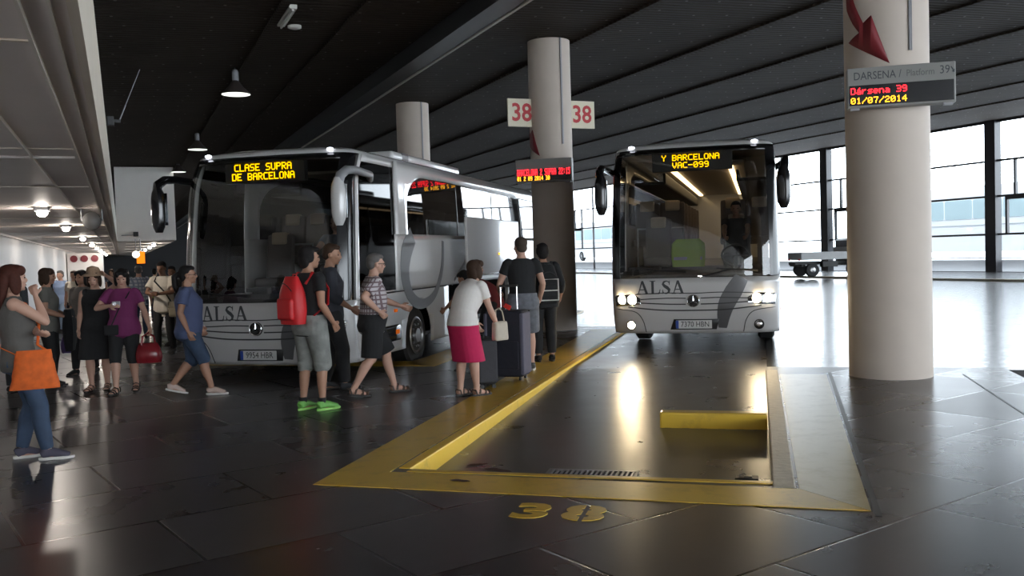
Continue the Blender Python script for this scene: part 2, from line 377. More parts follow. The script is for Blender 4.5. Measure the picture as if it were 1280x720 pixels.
# road beyond the finger ends (staircase), up to the glazed wall
road = []
for i in range(12, -4, -1):
    road += [ST(bayR(i+1), fingE(i+1)), ST(bayR(i), fingE(i+1))]
road += [CT(W_WIN-0.1, -19.5), CT(W_WIN-0.1, 112.0)]
o = slab('floor_road', road, -0.03, 0.4, M['road']); tag(o, 'grey road surface beyond the bays', kind='structure')
for i in range(-3, 12):
    e = fingE(i+1)+0.02; f = bayF(i); r = bayR(i); l = bayL(i)
    # sunken bay, rising to the road by the end of the right-hand finger (bay of the near coach)
    zz = [(f-0.1, -0.14), (f+0.6, -0.14), (fingE(i), -0.03 if i == 0 else -0.14), (e+0.1, -0.034 if i == 0 else -0.14)]
    mb = MB(); vs = []
    for t, z in zz: vs += [ST(l-0.1, t, z), ST(r+0.1, t, z)]
    n = len(zz); vs2 = [v-Vector((0, 0, 0.3)) for v in vs]
    fs = [(2*k, 2*k+1, 2*k+3, 2*k+2) for k in range(n-1)] + [(2*n+2*k, 2*n+2*k+2, 2*n+2*k+3, 2*n+2*k+1) for k in range(n-1)]
    fs += [(0, 2*n, 2*n+1, 1), (2*n-2, 2*n-1, 4*n-1, 4*n-2)] + [(2*k, 2*k+2, 2*n+2*k+2, 2*n+2*k) for k in range(n-1)] + [(2*k+1, 2*n+2*k+1, 2*n+2*k+3, 2*k+3) for k in range(n-1)]
    mb.add(vs+vs2, fs); tag(mb.build('floor_bay', M['bayfloor']), kind='structure')

# ---- ceiling, walls, canopy
def cbox(name, s0, s1, t0, t1, z0, z1, m, parent=None):
    mb = MB(); q = [CT(s0, t0), CT(s1, t0), CT(s1, t1), CT(s0, t1)]
    vs = [(p.x, p.y, z0) for p in q]+[(p.x, p.y, z1) for p in q]
    mb.add(vs, [(3, 2, 1, 0), (4, 5, 6, 7), (0, 1, 5, 4), (1, 2, 6, 5), (2, 3, 7, 6), (3, 0, 4, 7)])
    return mb.build(name, m, parent)
T0, T1 = -19.0, 110.0
mb = MB(); vs = [CT(-3.3, T0, ceil_z(-3.3)), CT(W_WIN+0.3, T0, ceil_z(W_WIN+.3)), CT(W_WIN+0.3, T1, ceil_z(W_WIN+.3)), CT(-3.3, T1, ceil_z(-3.3))]
vs += [v+Vector((0, 0, 0.4)) for v in vs]
mb.add(vs, [(3, 2, 1, 0), (4, 5, 6, 7), (0, 1, 5, 4), (1, 2, 6, 5), (2, 3, 7, 6), (3, 0, 4, 7)])
tag(mb.build('ceiling', M['ceiling']), kind='structure')
def cbeam(name, s, w, drop, m):
    mb = MB(); z1 = ceil_z(s)+0.02; z0 = ceil_z(s)-drop
    vs = []
    for t in (T0, T1):
        for ds, z in ((-w/2, z1), (w/2, z1), (w/2, z0), (-w/2, z0)): vs.append(CT(s+ds, t, z))
    mb.add(vs, [(0, 1, 2, 3), (7, 6, 5, 4)]+[(k, (k+1) % 4, 4+(k+1) % 4, 4+k) for k in range(4)])
    return mb.build(name, m)
tag(cbeam('ceiling_beam', 5.75, 0.42, 0.34, M['steel_dark']), kind='structure')
tag(cbeam('trim_1', 6.02, 0.05, 0.36, M['rib']), kind='structure')  # pale strip paints the window light onto the beam's right face
for s in (2.6, 3.9, 8.9, 12.2, 15.5, 19, 23, 27, 31): tag(cbeam('ceiling_rib', s, 0.14, 0.05, M['ceiling']), kind='structure')
tag(cbox('wall_left', -3.5, -3.05, T0, T1, -0.2, 6.0, M['wall']), kind='structure')
tag(cbox('wall_far', -3.5, W_WIN, T1, T1+0.3, -0.2, 8.0, M['darkwall']), kind='structure')
tag(cbox('canopy_ceiling', -3.05, -0.14, T0, T1, 2.58, 2.9, M['canopy']), kind='structure')
tag(cbox('trim_2', -0.14, -0.10, T0, T1, 2.56, 3.5, M['fascia']), kind='structure')
tag(cbox('trim_3', -3.05, -0.14, T0, T1, 3.3, 3.5, M['canopy']), kind='structure')
for k, (s, w, h) in enumerate(((-0.30, 0.014, 0.03), (-0.66, 0.014, 0.03), (-2.98, 0.05, 0.06), (-0.20, 0.012, 0.02))):
    tag(cbox('trim_%d' % (k+4), s-w/2, s+w/2, T0, T1, 2.58-h, 2.585, M['rib'] if k != 2 else M['canopy']), kind='structure')
for k in range(14):
    t = 4.4+k*7.9/2; tag(cbox('ceiling_joint', -3.04, -0.32, t-0.012, t+0.012, 2.572, 2.582, M['fascia']), kind='structure')
# wider stretch of canopy further on: its clad end shows as a white panel
tag(cbox('canopy_end', -0.098, 2.18, 41.0, T1, 2.58, 5.62, M['canopy_box']), kind='structure')

# glazed wall on the far side of the hall
wz0, wz1 = -0.02, ceil_z(W_WIN)-0.0
P_T = [41.2-10.85*k for k in range(-5, 6)]
M['mullion'] = mat('dark_window_frame', (0.02, 0.02, 0.023), 0.4)
M['winglass'] = glass('window_glass', (0.93, 0.95, 0.96), 1.45, 0.02)
for k, pt in enumerate(P_T):
    mb = MB()
    def fr(t0, t1, z0, z1, d=0.14):
        q = [CT(W_WIN-d/2, t0), CT(W_WIN+d/2, t0), CT(W_WIN+d/2, t1), CT(W_WIN-d/2, t1)]
        vs = [(p.x, p.y, z0) for p in q]+[(p.x, p.y, z1) for p in q]
        mb.add(vs, [(3, 2, 1, 0), (4, 5, 6, 7), (0, 1, 5, 4), (1, 2, 6, 5), (2, 3, 7, 6), (3, 0, 4, 7)])
    fr(pt-0.28, pt+0.28, wz0, wz1, 0.4)
    b = pt-10.85
    fr(b, pt, wz1-0.12, wz1+0.05); fr(b, pt, wz0, wz0+0.10)
    for z in (5.15, 3.53, 1.79): fr(b+0.28, pt-0.28 if z != 1.79 else pt-0.28, z-0.045, z+0.045)
    fr(pt-1.22, pt-1.12, 3.53, 5.15); fr(pt-0.78, pt-0.68, 1.79, 3.53); fr(pt-2.5, pt-2.4, 1.79, 5.15); fr(pt-2.3, pt-0.7, 3.35, 3.53)
    fr(pt-4.6, pt-4.5, wz0, wz1)
    w = thing('window_%d' % (k+1), 'glazed panel of the far window wall', 'window', kind='structure')
    mb.build('window_frame', M['mullion'], w)
    g = MB(); q = [CT(W_WIN-0.01, b+.2), CT(W_WIN-0.01, pt-.2)]
    q2 = [CT(W_WIN+0.01, b+.2), CT(W_WIN+0.01, pt-.2)]
    vs = [(p.x, p.y, wz0+.05) for p in q]+[(p.x, p.y, wz1-.05) for p in reversed(q)]
    g.add(vs, [(0, 1, 2, 3)]); g.build('window_pane', M['winglass'], w)
tag(cbox('kerb', 30.7, W_WIN-0.25, T0, T1, -0.2, 0.06, M['road']), kind='structure')
tag(cbox('trim_9', 30.55, 30.7, T0, T1, -0.2, 0.062, M['kerb']), kind='structure')
# the street outside
M['street'] = mat('pale_street', (0.55, 0.56, 0.58), 0.7, noise=0.08, nscale=1)
tag(cbox('ground_outside', W_WIN+0.4, 150, -120, 220, -0.5, 0.60, M['street']), kind='structure')

# ---- bay markings
def marking(name, polys, m, label, cat, z=0.004, group=None):
    mb = MB()
    for pg in polys:
        n = len(pg); top = [ST(s, t, z) for s, t in pg]; bot = [ST(s, t, -0.03) for s, t in pg]
        mb.add(top+bot, [tuple(range(n)), tuple(reversed(range(n, 2*n)))]+[(k, (k+1) % n, n+(k+1) % n, n+k) for k in range(n)])
    return tag(mb.build(name, m), label, cat, group, kind='thing')
sL, sR, tF = bayL(0), bayR(0), bayF(0)
marking('painted_bay_band', [[(sL-0.50, tF-0.56), (sL-0.09, tF-0.12), (sL-0.09, 18.6), (sL-0.72, 18.6)], [(sL-0.50, tF-0.56), (0.62, tF-0.66), (sR+0.15, tF-0.20), (sL-0.09, tF-0.12)]], M['yellow'], 'worn yellow band painted along the left and front of the right bay', 'floor marking')
marking('painted_bay_band', [[(0.625, tF-0.655), (0.78, 11.9), (sR+0.15, 11.9), (sR+0.15, tF-0.195)]], M['yellow_sheen'], 'yellow band with the reflected sheen painted in, beside the concrete kerb of the right bay', 'floor marking')
marking('painted_bay_band', [[(bayR(1)+0.05, 12.9), (bayR(1)+0.6, 12.6), (bayR(1)+0.6, 24.5), (bayR(1)+0.05, 24.5)], [(bayL(1)-0.5, 12.69), (bayR(1)+0.6, 12.6), (bayR(1)+0.05, 13.2), (bayL(1), 13.2)]],
        M['yellow'], 'yellow band painted beside the front wheel of the left coach', 'floor marking')
marking('floor_joint', [[(0.635, 5.74), (0.675, 5.74), (0.85, 12.1), (0.81, 12.1)]], M['seam'], 'dark joint strip in the floor beside the right yellow band', 'floor joint', 0.003)
marking('floor_joint', [[(2.28, 5.0), (2.30, 5.0), (2.35, 12.0), (2.33, 12.0)]], M['seam'], 'thin dark joint strip in the floor right of the near pillar', 'floor joint', 0.003)
def kerbstone(name, s0, s1, t0, t1, z0, z1, m, label):
    mb = MB(); q = [ST(s0, t0), ST(s1, t0), ST(s1, t1), ST(s0, t1)]
    c = sum(q, Vector())/4
    mb.box((c.x, c.y, (z0+z1)/2), (s1-s0, t1-t0, z1-z0), 0.012, Matrix.Rotation(-TH, 3, 'Z'), 2)
    return tag(mb.build(name, m), label, 'kerb', kind='thing')
kerbstone('yellow_kerb', sL-0.07, sL+0.03, tF+0.0, 18.9, -0.17, 0.008, M['yellow_kerb'], 'bright yellow painted kerb running along the left edge of the right bay')
kerbstone('front_kerb', sL+0.03, sR+0.02, tF-0.10, tF-0.02, -0.17, 0.006, M['yellow'], 'pale worn kerb edge across the front of the right bay')
kerbstone('concrete_kerb', sR-0.02, sR+0.13, tF-0.18, 12.3, -0.17, 0.008, M['kerb'], 'dirty grey concrete kerb along the right edge of the right bay')
# stencilled 38 : seven strokes with stencil gaps
def stencil(ch, ox, lab, axis):
    vs, fs = text_polys(ch, 0.56, 'CENTER', 0.022)
    me = bpy.data.meshes.new('floor_number'); out = bmesh.new()
    for sg in (1, -1):
        bm = bmesh.new(); vv = [bm.verts.new(v) for v in vs]
        for f in fs: bm.faces.new([vv[i] for i in f])
        no = Vector((sg, 0, 0)) if axis == 'x' else Vector((0, sg, 0))
        bmesh.ops.bisect_plane(bm, geom=bm.verts[:]+bm.edges[:]+bm.faces[:], plane_co=no*0.016, plane_no=no, clear_inner=True)
        tmp = bpy.data.meshes.new('t'); bm.to_mesh(tmp); bm.free(); out.from_mesh(tmp); bpy.data.meshes.remove(tmp)
    for v in out.verts: v.co = ST(ox+v.co.x*0.92, 5.52+v.co.y*0.78, 0.004)
    r = bmesh.ops.extrude_face_region(out, geom=out.faces[:])
    for e in r['geom']:
        if isinstance(e, bmesh.types.BMVert): e.co.z -= 0.012
    bmesh.ops.recalc_face_normals(out, faces=out.faces); out.to_mesh(me); out.free()
    return tag(link('floor_number', me, M['yellow']), lab, 'floor marking', kind='thing')
stencil('3', -1.40, 'yellow stencilled figure 3 painted on the dark tiles', 'y')
stencil('8', -1.07, 'yellow stencilled figure 8 painted right of the figure 3', 'x')
# wheel stop, drain grate, small cover, litter
ws = thing('wheel_stop', 'low yellow wheel stop block lying across the right bay', 'wheel stop', ST(-0.45, 8.93, -0.125), -TH)
mb = MB(); mb.box((0, 0, 0.085), (1.0, 0.16, 0.17), 0.02, seg=2); mb.build('block', M['yellow'], ws)
mb = MB()
for k in range(6): mb.box((-0.42+0.168*k, -0.0, 0.006), (0.07, 0.17, 0.03), 0.005)
mb.build('foot', M['black'], ws)
gr = thing('drain_grate', 'black slotted drain grate set in the bay floor', 'drain grate', ST(-1.30, 7.06, -0.138), -TH)
mb = MB()
for x0, x1, y0, y1 in ((-.36, .36, -.12, -.095), (-.36, .36, .095, .12), (-.36, -.335, -.12, .12), (.335, .36, -.12, .12)): mb.box(((x0+x1)/2, (y0+y1)/2, 0.004), (x1-x0, y1-y0, 0.016))
mb.build('grate_frame', M['grey'], gr)
mb = MB(); mb.box((0, 0, -0.004), (0.68, 0.20, 0.006)); mb.build('pit', M['black'], gr)
mb = MB()
for k in range(17): mb.box((-0.32+0.04*k, 0, 0.004), (0.016, 0.19, 0.014))
mb.build('slot_bars', M['grey'], gr)
cv = thing('floor_cover', 'small broken metal cover in the corner of the right bay', 'cover', ST(-0.12, 7.10, -0.138), -TH)
mb = MB(); mb.box((0, 0, 0.006), (0.17, 0.11, 0.016), 0.004); mb.build('cover_plate', M['steel_dark'], cv)
mb = MB(); mb.box((0.01, 0.0, 0.018), (0.06, 0.05, 0.012), 0.004); mb.tube([(-.05, .03, .018), (-.02, .045, .03), (.0, .03, .018)], 0.006, 6); mb.build('lug', M['grey'], cv)
M['leaf'] = mat('dead_leaf', (0.05, 0.015, 0.012), 0.7)
def leaf(loc, rz, sc, lab):
    mb = MB(); n = 9; top = []; 
    for k in range(n): u = k/(n-1); top.append((u-.5, 0.22*math.sin(PI*u)*(1+.3*math.sin(9*u)), 0.012*math.sin(6*u)))
    bt = [(x, -y*.8, z+.006) for x, y, z in top]; vs = [Vector(p)*sc for p in top]+[Vector(p)*sc for p in bt]
    vs2 = [v+Vector((0, 0, .003)) for v in vs]
    fs = [(k, k+1, n+k+1, n+k) for k in range(n-1)]+[(2*n+k, 3*n+k, 3*n+k+1, 2*n+k+1) for k in range(n-1)]
    mb.add(vs+vs2, fs); o = mb.build('dead_leaf', M['leaf']); o.location = loc; o.rotation_euler = (0, 0, rz); tag(o, lab, 'leaf')
leaf(ground(597, 581, -0.137), 0.4, 0.20, 'dark dead leaf lying in the bay near its left front corner')
leaf(ground(622, 588, -0.137), -0.5, 0.26, 'longer dark dead leaf at the front kerb of the bay')
leaf(ground(575, 601, 0.006), -0.3, 0.16, 'curled dark scrap lying on the yellow front band')

# ---- pillars with their signs
def pillar(x, y, r, label, zb=0.0):
    sc = Vector((x, y, 0)).dot(CN); H = ceil_z(sc-r)-0.004-zb
    t = thing('concrete_pillar', label, 'pillar', (x, y, zb), 0, 'round white pillars', 'thing')
    mb = MB(); mb.lathe([(r, 0), (r, H)], seg=64); o = mb.build('shaft', M['pillar'], t); auto_smooth(o, 60)
    a = math.atan2(-y, -x)          # direction to the viewer side
    ca = a+0.55
    mb = MB(); p = (r+0.012)
    mb.tube([(p*math.cos(ca), p*math.sin(ca), H*0.64), (p*math.cos(ca), p*math.sin(ca), H)], 0.014, 8); mb.tube([(p*math.cos(ca+.05), p*math.sin(ca+.05), H*0.64), (p*math.cos(ca+.05), p*math.sin(ca+.05), H)], 0.008, 8)
    mb.build('conduit', M['grey'], t)
    return t, a, r
q = ST(1.52, 11.92); PR, aR, rR = pillar(q.x, q.y, 0.475, 'thick round white pillar in the right foreground with a red arrow')
q = ST(-4.10, 18.72); PM, aM, rM = pillar(q.x, q.y, 0.435, 'round white pillar between the two coaches carrying the 38 plates')
q = at_depth(517.5, 200, 26.3); pillar(q.x, q.y, 0.46, 'round white pillar rising behind the roof of the left coach')
def arrow(px, a, r, a0, z0, k, name='arrow_decal', m=None):
    # red arrow pointing down and to the right, laid round the shaft
    out = [(-.26, .62), (-.24, .42), (-.185, .25), (-.235, .155), (.235, -.06), (.055, .51), (-.03, .40), (-.10, .50), (-.13, .66)]
    def fn(u, v):
        th = a0 + u*k/r; return ((r+0.004)*math.cos(th), (r+0.004)*math.sin(th), z0+v*k)
    panel(name, out, fn, M['arrow_red'], px, us=[-.25+.05*i for i in range(11)], vs=[], thick=0.003)
def pix_on_pillar(P, r, x, y):
    d = ray(x, y); ox = -P.location.x; oy = -P.location.y
    A = d[0]**2+d[1]**2; B = 2*(d[0]*ox+d[1]*oy); Cc = ox*ox+oy*oy-r*r; D = max(0, B*B-4*A*Cc); t = (-B-math.sqrt(D))/(2*A)
    p = _C+d*t; a = math.atan2(p[1]+oy, p[0]+ox); return (a-2*PI if a > 0 else a), p[2]
def arrow_px(P, r, pts):
    mb = MB(); n = len(pts); uv = [pix_on_pillar(P, r, x, y) for x, y in pts]
    panel('arrow_decal', uv, lambda u, v: ((r+0.004)*math.cos(u), (r+0.004)*math.sin(u), v-P.location.z), M['arrow_red'], P, us=[-2*PI+.06*i for i in range(105)], thick=0.003)
arrow_px(PR, rR, [(1057.5, -8), (1059, 14), (1066, 30), (1074, 41), (1061, 54), (1112, 79), (1089, 19), (1079, 29), (1070, 10), (1063, -12)])
arrow_px(PM, rM, [(660.5, 162), (660.8, 182), (675, 195), (666, 162), (663, 168)])
# display boards
def display(P, r, s_c, half, z0, z1, tfront, label, lines, header, cut):
    P0 = P.location
    base = ST(s_c, tfront, z0)
    t = thing('display_board', label, 'display board', base, -TH)
    w = half*2; h = z1-z0
    mb = MB(); mb.box((0, 0.09, h/2), (w, 0.18, h), 0.012); mb.build('housing', M['sign_grey'], t)
    mb = MB(); mb.box((0, -0.002, h*0.31), (w*0.965, 0.012, h*0.50), 0.003); mb.build('screen', M['screen'], t)
    x0 = -w*0.47
    for li, (txt, m, zc, pw, ph) in enumerate(lines):
        led('led_text', [txt], lambda x, z, d, zc=zc: (x0+x, -0.010-d, h*zc+z), M[m], t, pw, ph, align='left', fill=0.95)
    if header:
        text_obj('header_text', header[0], 0.125, lambda x, y: (x0+0.03+x, -0.004, h*0.78+y), M['sign_text'], t, align='LEFT', stretch=(0.82, 1))
        text_obj('header_text', header[1], 0.105, lambda x, y: (x0+0.03+header[3]+x, -0.004, h*0.78+y), M['sign_text2'], t, align='LEFT', stretch=(0.82, 1))
        text_obj('header_text', header[2], 0.13, lambda x, y: (w*0.40+x, -0.004, h*0.80+y), M['sign_text'], t, stretch=(0.85, 1))
        ax, az = w*0.452, h*0.80
        mb = MB(); mb.add([(ax, -0.004, az+.03), (ax+.008, -0.004, az+.035), (ax+.035, -0.004, az-.005), (ax+.045, -0.004, az+.005), (ax+.04, -0.004, az-.035), (ax+.01, -0.004, az-.025), (ax+.022, -.004, az-.015)], [(0, 1, 2, 6), (2, 3, 4), (2, 4, 6), (4, 5, 6)]); mb.build('pointer_arrow', M['sign_text'], t)
    # brackets tying the box back to the shaft
    mb = MB()
    for sx in (-1, 1):
        mb = MB(); mb.box((sx*half*0.86, 0.03, -0.012), (0.10, 0.06, 0.028), 0.004); mb.build('bracket', M['grey'], t)
    return t
M['screen'] = mat('black_screen', (0.008, 0.008, 0.01), 0.25)
M['sign_text'] = mat('sign_lettering', (0.05, 0.055, 0.06), 0.5); M['sign_text2'] = mat('sign_lettering_pale', (0.12, 0.12, 0.115), 0.5)
qa = at_depth(1056, 142, 10.95); qb = at_depth(1187, 133, 10.65); qc = (qa+qb)/2
sc_, tc_ = Vector((qc.x, qc.y, 0)).dot(LN), Vector((qc.x, qc.y, 0)).dot(LU)
hw = (Vector((qb.x-qa.x, qb.y-qa.y))).length/2
display(PR, rR, sc_, hw, qc.z, qc.z+0.455, 11.24, 'long grey display board on the right foreground pillar with red and amber text',
        [('Dársena 39', 'led_red', 0.42, 0.0101, 0.0105), ('01/07/2014', 'led_amber', 0.18, 0.0101, 0.0100)], ('DARSENA /', 'Platform', '39', 0.56), 0)
display(PM, rM, -4.12, 0.575, 3.02, 3.48, 18.02, 'grey display board on the pillar between the coaches with red text',
        [('BARCELONA 2 CLASE 18:15', 'led_red', 0.43, 0.0079, 0.018), ('EL 2 VIA MALL', 'led_amber', 0.16, 0.0082, 0.012)] if False else [('BARCELONA 2 SUPRA 22:15', 'led_red', 0.43, 0.0079, 0.018), ('01 2 09 2014 30', 'led_amber', 0.17, 0.0075, 0.012)], None, 0)
# number plates hung across the pillar
def plate(sd, label):
    c = PM.location; z = 4.18+0.285
    t = thing('number_plate', label, 'sign', (c.x+CN.x*sd, c.y+CN.y*sd, z), math.atan2(CN.y, CN.x), 'bay 38 plates')
    mb = MB(); mb.box((0, 0, 0), (0.60, 0.05, 0.57), 0.008); mb.build('board', M['cream'], t)
    text_obj('number', '38', 0.50, lambda x, y: (x, -0.028, y-0.01), M['red_sign'], t, stretch=(0.92, 1.0), bold=0.010)
    text_obj('number', '38', 0.50, lambda x, y: (-x, 0.028, y-0.01), M['red_sign'], t, stretch=(0.92, 1.0), bold=0.010)
    mb = MB(); sg = -1 if sd > 0 else 1; mb.tube([(sg*0.30, 0, 0.12), (sg*0.42, 0, 0.12)], 0.012, 6); mb.tube([(sg*0.30, 0, -0.12), (sg*0.42, 0, -0.12)], 0.012, 6); mb.build('bracket', M['grey'], t)
plate(-0.66, 'cream plate with red 38 on the left of the middle pillar'); plate(0.72, 'cream plate with red 38 half hidden right of the middle pillar')

# ---- lamps
def bell_lamp(px, py, Y, label, d=0.62):
    p = at_depth(px, py, Y); zc = ceil_z(p.dot(CN)-p.z*0)
    t = thing('bell_lamp', label, 'lamp', p, 0, 'bell lamps hanging over the platform')
    r = d/2
    mb = MB(); mb.lathe([(0.05, .30), (.09, .26), (.15, .17), (.25*r/.31, .06), (r, 0.0), (r-.006, -.004), (.24*r/.31, .05), (.14, .15), (.085, .25), (.045, .29)], seg=36); auto_smooth(mb.build('shade', M['lamp_shade'], t)); mb = MB(); mb.lathe([(r-.012, -.002), (.235*r/.31, .046), (.13, .145), (.06, .2)], seg=36, caps=False); mb.build('reflector', M['lamp_soft'], t, True)
    mb = MB(); mb.lathe([(.055, .28), (.07, .30), (.07, .48), (.05, .52)], seg=18); mb.build('lamp_holder', M['grey'], t)
    mb = MB(); mb.lathe([(.02, .52), (.02, .60), (.1, .61), (.1, .78), (.06, .82)], seg=18); mb.build('ballast_box', M['black'], t)
    mb = MB(); mb.tube([(0, 0, .8), (0, 0, zc-p.z+0.02)], 0.012, 6); mb.build('rod', M['black'], t)
    mb = MB(); mb.ell((0, 0, 0.10), (.07, .07, .11)); mb.build('bulb', M['lamp_soft'], t, True)
M['lamp_shade'] = mat('brown_enamel_shade', (0.05, 0.04, 0.035), 0.4)
bell_lamp(295, 118, 19.8, 'largest bell lamp hanging from the dark ceiling'); bell_lamp(247, 187, 29.5, 'second bell lamp hanging above the left coach roof'); bell_lamp(223, 215, 38.5, 'smallest bell lamp hanging beyond the left coach mirror')
def tube_light(px, py, Y, label):
    p = at_depth(px, py, Y); p.z = ceil_z(p.dot(CN))-0.02
    t = thing('tube_light', label, 'lamp', p, -TC)
    mb = MB(); mb.box((0, 0, -0.03), (0.13, 1.25, 0.07), 0.01); mb.build('fitting', M['tube'], t)
    mb = MB(); mb.tube([(0, -.6, -.085), (0, .6, -.085)], 0.02, 10); mb.build('tube', M['tube'], t)
tube_light(359, 33, 15.6, 'pale unlit tube light fixed to the dark ceiling')
p = at_depth(369, 55, 16.5); p.z = ceil_z(p.dot(CN))
t = thing('ceiling_disc', 'small pale disc fitting beside the tube light', 'ceiling fitting', p)
mb = MB(); mb.lathe([(.12, .02), (.12, -.04), (.06, -.06), (0.001, -.06)], seg=20); mb.build('dome', M['tube'], t, True)
# canopy luminaires
def luminaire(t_, s_, lit, label, group):
    p = CT(s_, t_, 2.578); t = thing('oval_luminaire', label, 'lamp', p, -TC, group)
    mb = MB(); mb.box((0, 0, -0.03), (0.22, 0.34, 0.06), 0.02); mb.build('housing', M['grey'], t)
    mb = MB(); mb.ell((0, 0, -0.085), (0.08, 0.18, 0.065)); mb.build('diffuser', M['lamp_white'] if lit else M['tube'], t, True)
    mb = MB(); mb.tube([(-1.2, 0, -0.012), (-.11, 0, -0.012)], 0.012, 6); mb.tube([(.11, 0, -0.012), (.75, 0, -0.012)], 0.012, 6); mb.build('conduit', M['canopy'], t)
for t_ in (1.0, -7.0, -14.5): luminaire(t_, -1.08, True, 'added lit oval light under the canopy, out of view beside the viewer', 'added canopy lights out of view')  # unseen lamps added to brighten the canopy and warm the coach fronts
luminaire(8.9, -1.08, False, 'unlit oval light fitting on the canopy ceiling at the left edge', None)
luminaire(16.6, -1.13, True, 'nearest lit oval light under the canopy', None)
luminaire(23.6, -1.13, True, 'second lit oval light under the canopy', None)
for t_ in (33, 43, 52, 61, 69, 77, 85): luminaire(t_, -1.1, True, 'small lit oval light in the far row under the canopy', 'far canopy lights')
for t_ in (46, 53, 62, 74): luminaire(t_, 1.45, True, 'small lit light in the row under the wide white canopy end', 'canopy end lights')
# loudspeaker under the canopy edge, bracket with rod on the fascia
p = CT(-0.42, 17.2, 2.58); t = thing('loudspeaker', 'black round loudspeaker hanging under the canopy edge', 'loudspeaker', p, -TC)
mb = MB(); mb.lathe([(.09, -.16), (.15, -.14), (.15, .14), (.10, .18)], (0, 0, -.20), 24, 'y'); auto_smooth(mb.build('drum', M['seam'], t))
mb = MB(); mb.tube([(-.16, 0, -.20), (-.16, 0, 0.0)], .012, 6); mb.tube([(.16, 0, -.20), (.16, 0, 0)], .012, 6); mb.build('bracket', M['grey'], t)
p = at_depth(131, 151, 14.0); p = CT(-0.10, p.dot(CU), p.z); t = thing('antenna_bracket', 'small black bracket with a slanting rod on the canopy fascia', 'bracket', p, -TC)
mb = MB(); mb.box((.05, 0, 0), (.10, .10, .14), .01); mb.box((.14, 0, 0), (.10, .06, .05), .008); mb.build('arm', M['black'], t)
mb = MB(); mb.tube([(.17, .0, .0), (.27, .1, .26)], .010, 6); mb.tube([(.27, .1, .26), (.50, .3, .85)], .006, 6); mb.build('rod', M['grey'], t)
# small camera dome on the clad canopy end
p = CT(0.62, 40.98, 2.86); t = thing('camera_box', 'small black box on the white canopy end', 'camera', p, -TC)
mb = MB(); mb.box((0, -.10, 0), (.20, .22, .18), .02); mb.build('case', M['black'], t)
mb = MB(); mb.tube([(-.55, -.03, -.04), (-.1, -.03, -.03)], .02, 6); mb.build('cable', M['grey'], t)
# hanging orange sign with lit clock, seen small down the corridor
p = at_depth(176, 322, 36.0); t = thing('hanging_sign', 'orange lit sign hanging far down the corridor', 'sign', p, -TC)
mb = MB(); mb.box((0, 0, 0), (0.30, 0.08, 0.46), .01); mb.build('panel', M['orange_lit'], t)
mb = MB(); mb.tube([(0, 0, .23), (0, 0, 2.6-p.z)], .015, 6); mb.build('rod', M['grey'], t)
p = at_depth(170, 318, 35.6); t = thing('round_clock', 'round white lit clock beside the orange hanging sign', 'clock', p, -TC)
mb = MB(); mb.lathe([(.15, .0), (.15, .08)], (0, 0, 0), 24, 'y'); mb.build('case', M['grey'], t)
mb = MB(); mb.lathe([(.135, -.006), (.135, .0)], (0, 0, 0), 24, 'y'); mb.build('face', M['clock_lit'], t)
mb = MB(); mb.tube([(0, .04, .15), (0, .04, 2.6-p.z)], .012, 6); mb.build('rod', M['grey'], t)
# kiosk across the far end of the corridor and posters on the white wall
M['dark_red'] = mat('dark_red_paint', (0.16, 0.02, 0.03), 0.5); M['beige'] = mat('beige_panel', (0.5, 0.45, 0.36), 0.6)
k = thing('ticket_kiosk', 'white kiosk front with three dark red discs at the far end of the corridor', 'kiosk', CT(-2.0, 62, 0), -TC)
mb = MB(); mb.box((0, 1, 1.2), (2.0, 2.0, 2.4), .03); mb.build('booth', M['wall'], k)
mb = MB(); mb.box((-.1, -.01, .55), (1.5, .06, 1.1), .01); mb.build('counter_front', M['grey'], k)
for j in range(3):
    mb = MB(); mb.lathe([(.21, -.05), (.21, .0)], (-.62+.58*j, -.0, 2.06), 24, 'y'); mb.build('disc', M['dark_red'], k)
for j, (t_, z0, z1, wd, m, lab) in enumerate(((27.0, 0, 2.3, 1.1, 'dark_red', 'dark red door in the left white wall'), (23.0, 0, 2.3, 1.2, 'darkwall', 'dark doorway panel in the left white wall before the red door'))):
    d = thing('door', lab, 'door', CT(-3.05, t_, 0), -TC, kind='structure')
    mb = MB(); mb.box((.03, 0, (z0+z1)/2), (.06, wd, z1-z0), .01); mb.build('door_leaf', M[m], d)
    mb = MB()
    for dy in (-1, 1): mb.box((.04, dy*(wd/2+.05), 1.17), (.08, .1, 2.34))
    mb.box((.04, 0, 2.36), (.08, wd+.2, .1)); mb.build('door_frame', M['wall'], d)
    mb = MB(); mb.tube([(.07, wd*.38, 1.0), (.12, wd*.38, 1.0), (.12, wd*.28, 1.0)], .012, 6); mb.build('door_handle', M['chrome'], d)
for j, (t_, zc, w_, h_, m, lab) in enumerate(((20.6, 1.55, .8, .9, 'beige', 'beige notice board on the left white wall'), (14.2, 2.0, .55, .8, 'pale_poster', 'pale poster with faint red print on the left white wall'))):
    M['pale_poster'] = M.get('pale_poster') or mat('pale_poster', (0.62, 0.58, 0.56), 0.5, noise=.15, nscale=6)
    d = thing('notice_board', lab, 'notice board', CT(-3.05, t_, zc), -TC)
    mb = MB(); mb.box((.015, 0, 0), (.03, w_, h_), .004); mb.build('sheet', M[m], d)
    mb = MB()
    for dz in (-1, 1): mb.box((.02, 0, dz*h_/2), (.045, w_+.04, .03))
    for dy in (-1, 1): mb.box((.02, dy*w_/2, 0), (.045, .03, h_))
    mb.build('border', M['grey'], d)
tag(cbox('wall_pier', -3.05, -2.75, 18.2, 18.6, 0, 2.58, M['wall']), kind='structure')
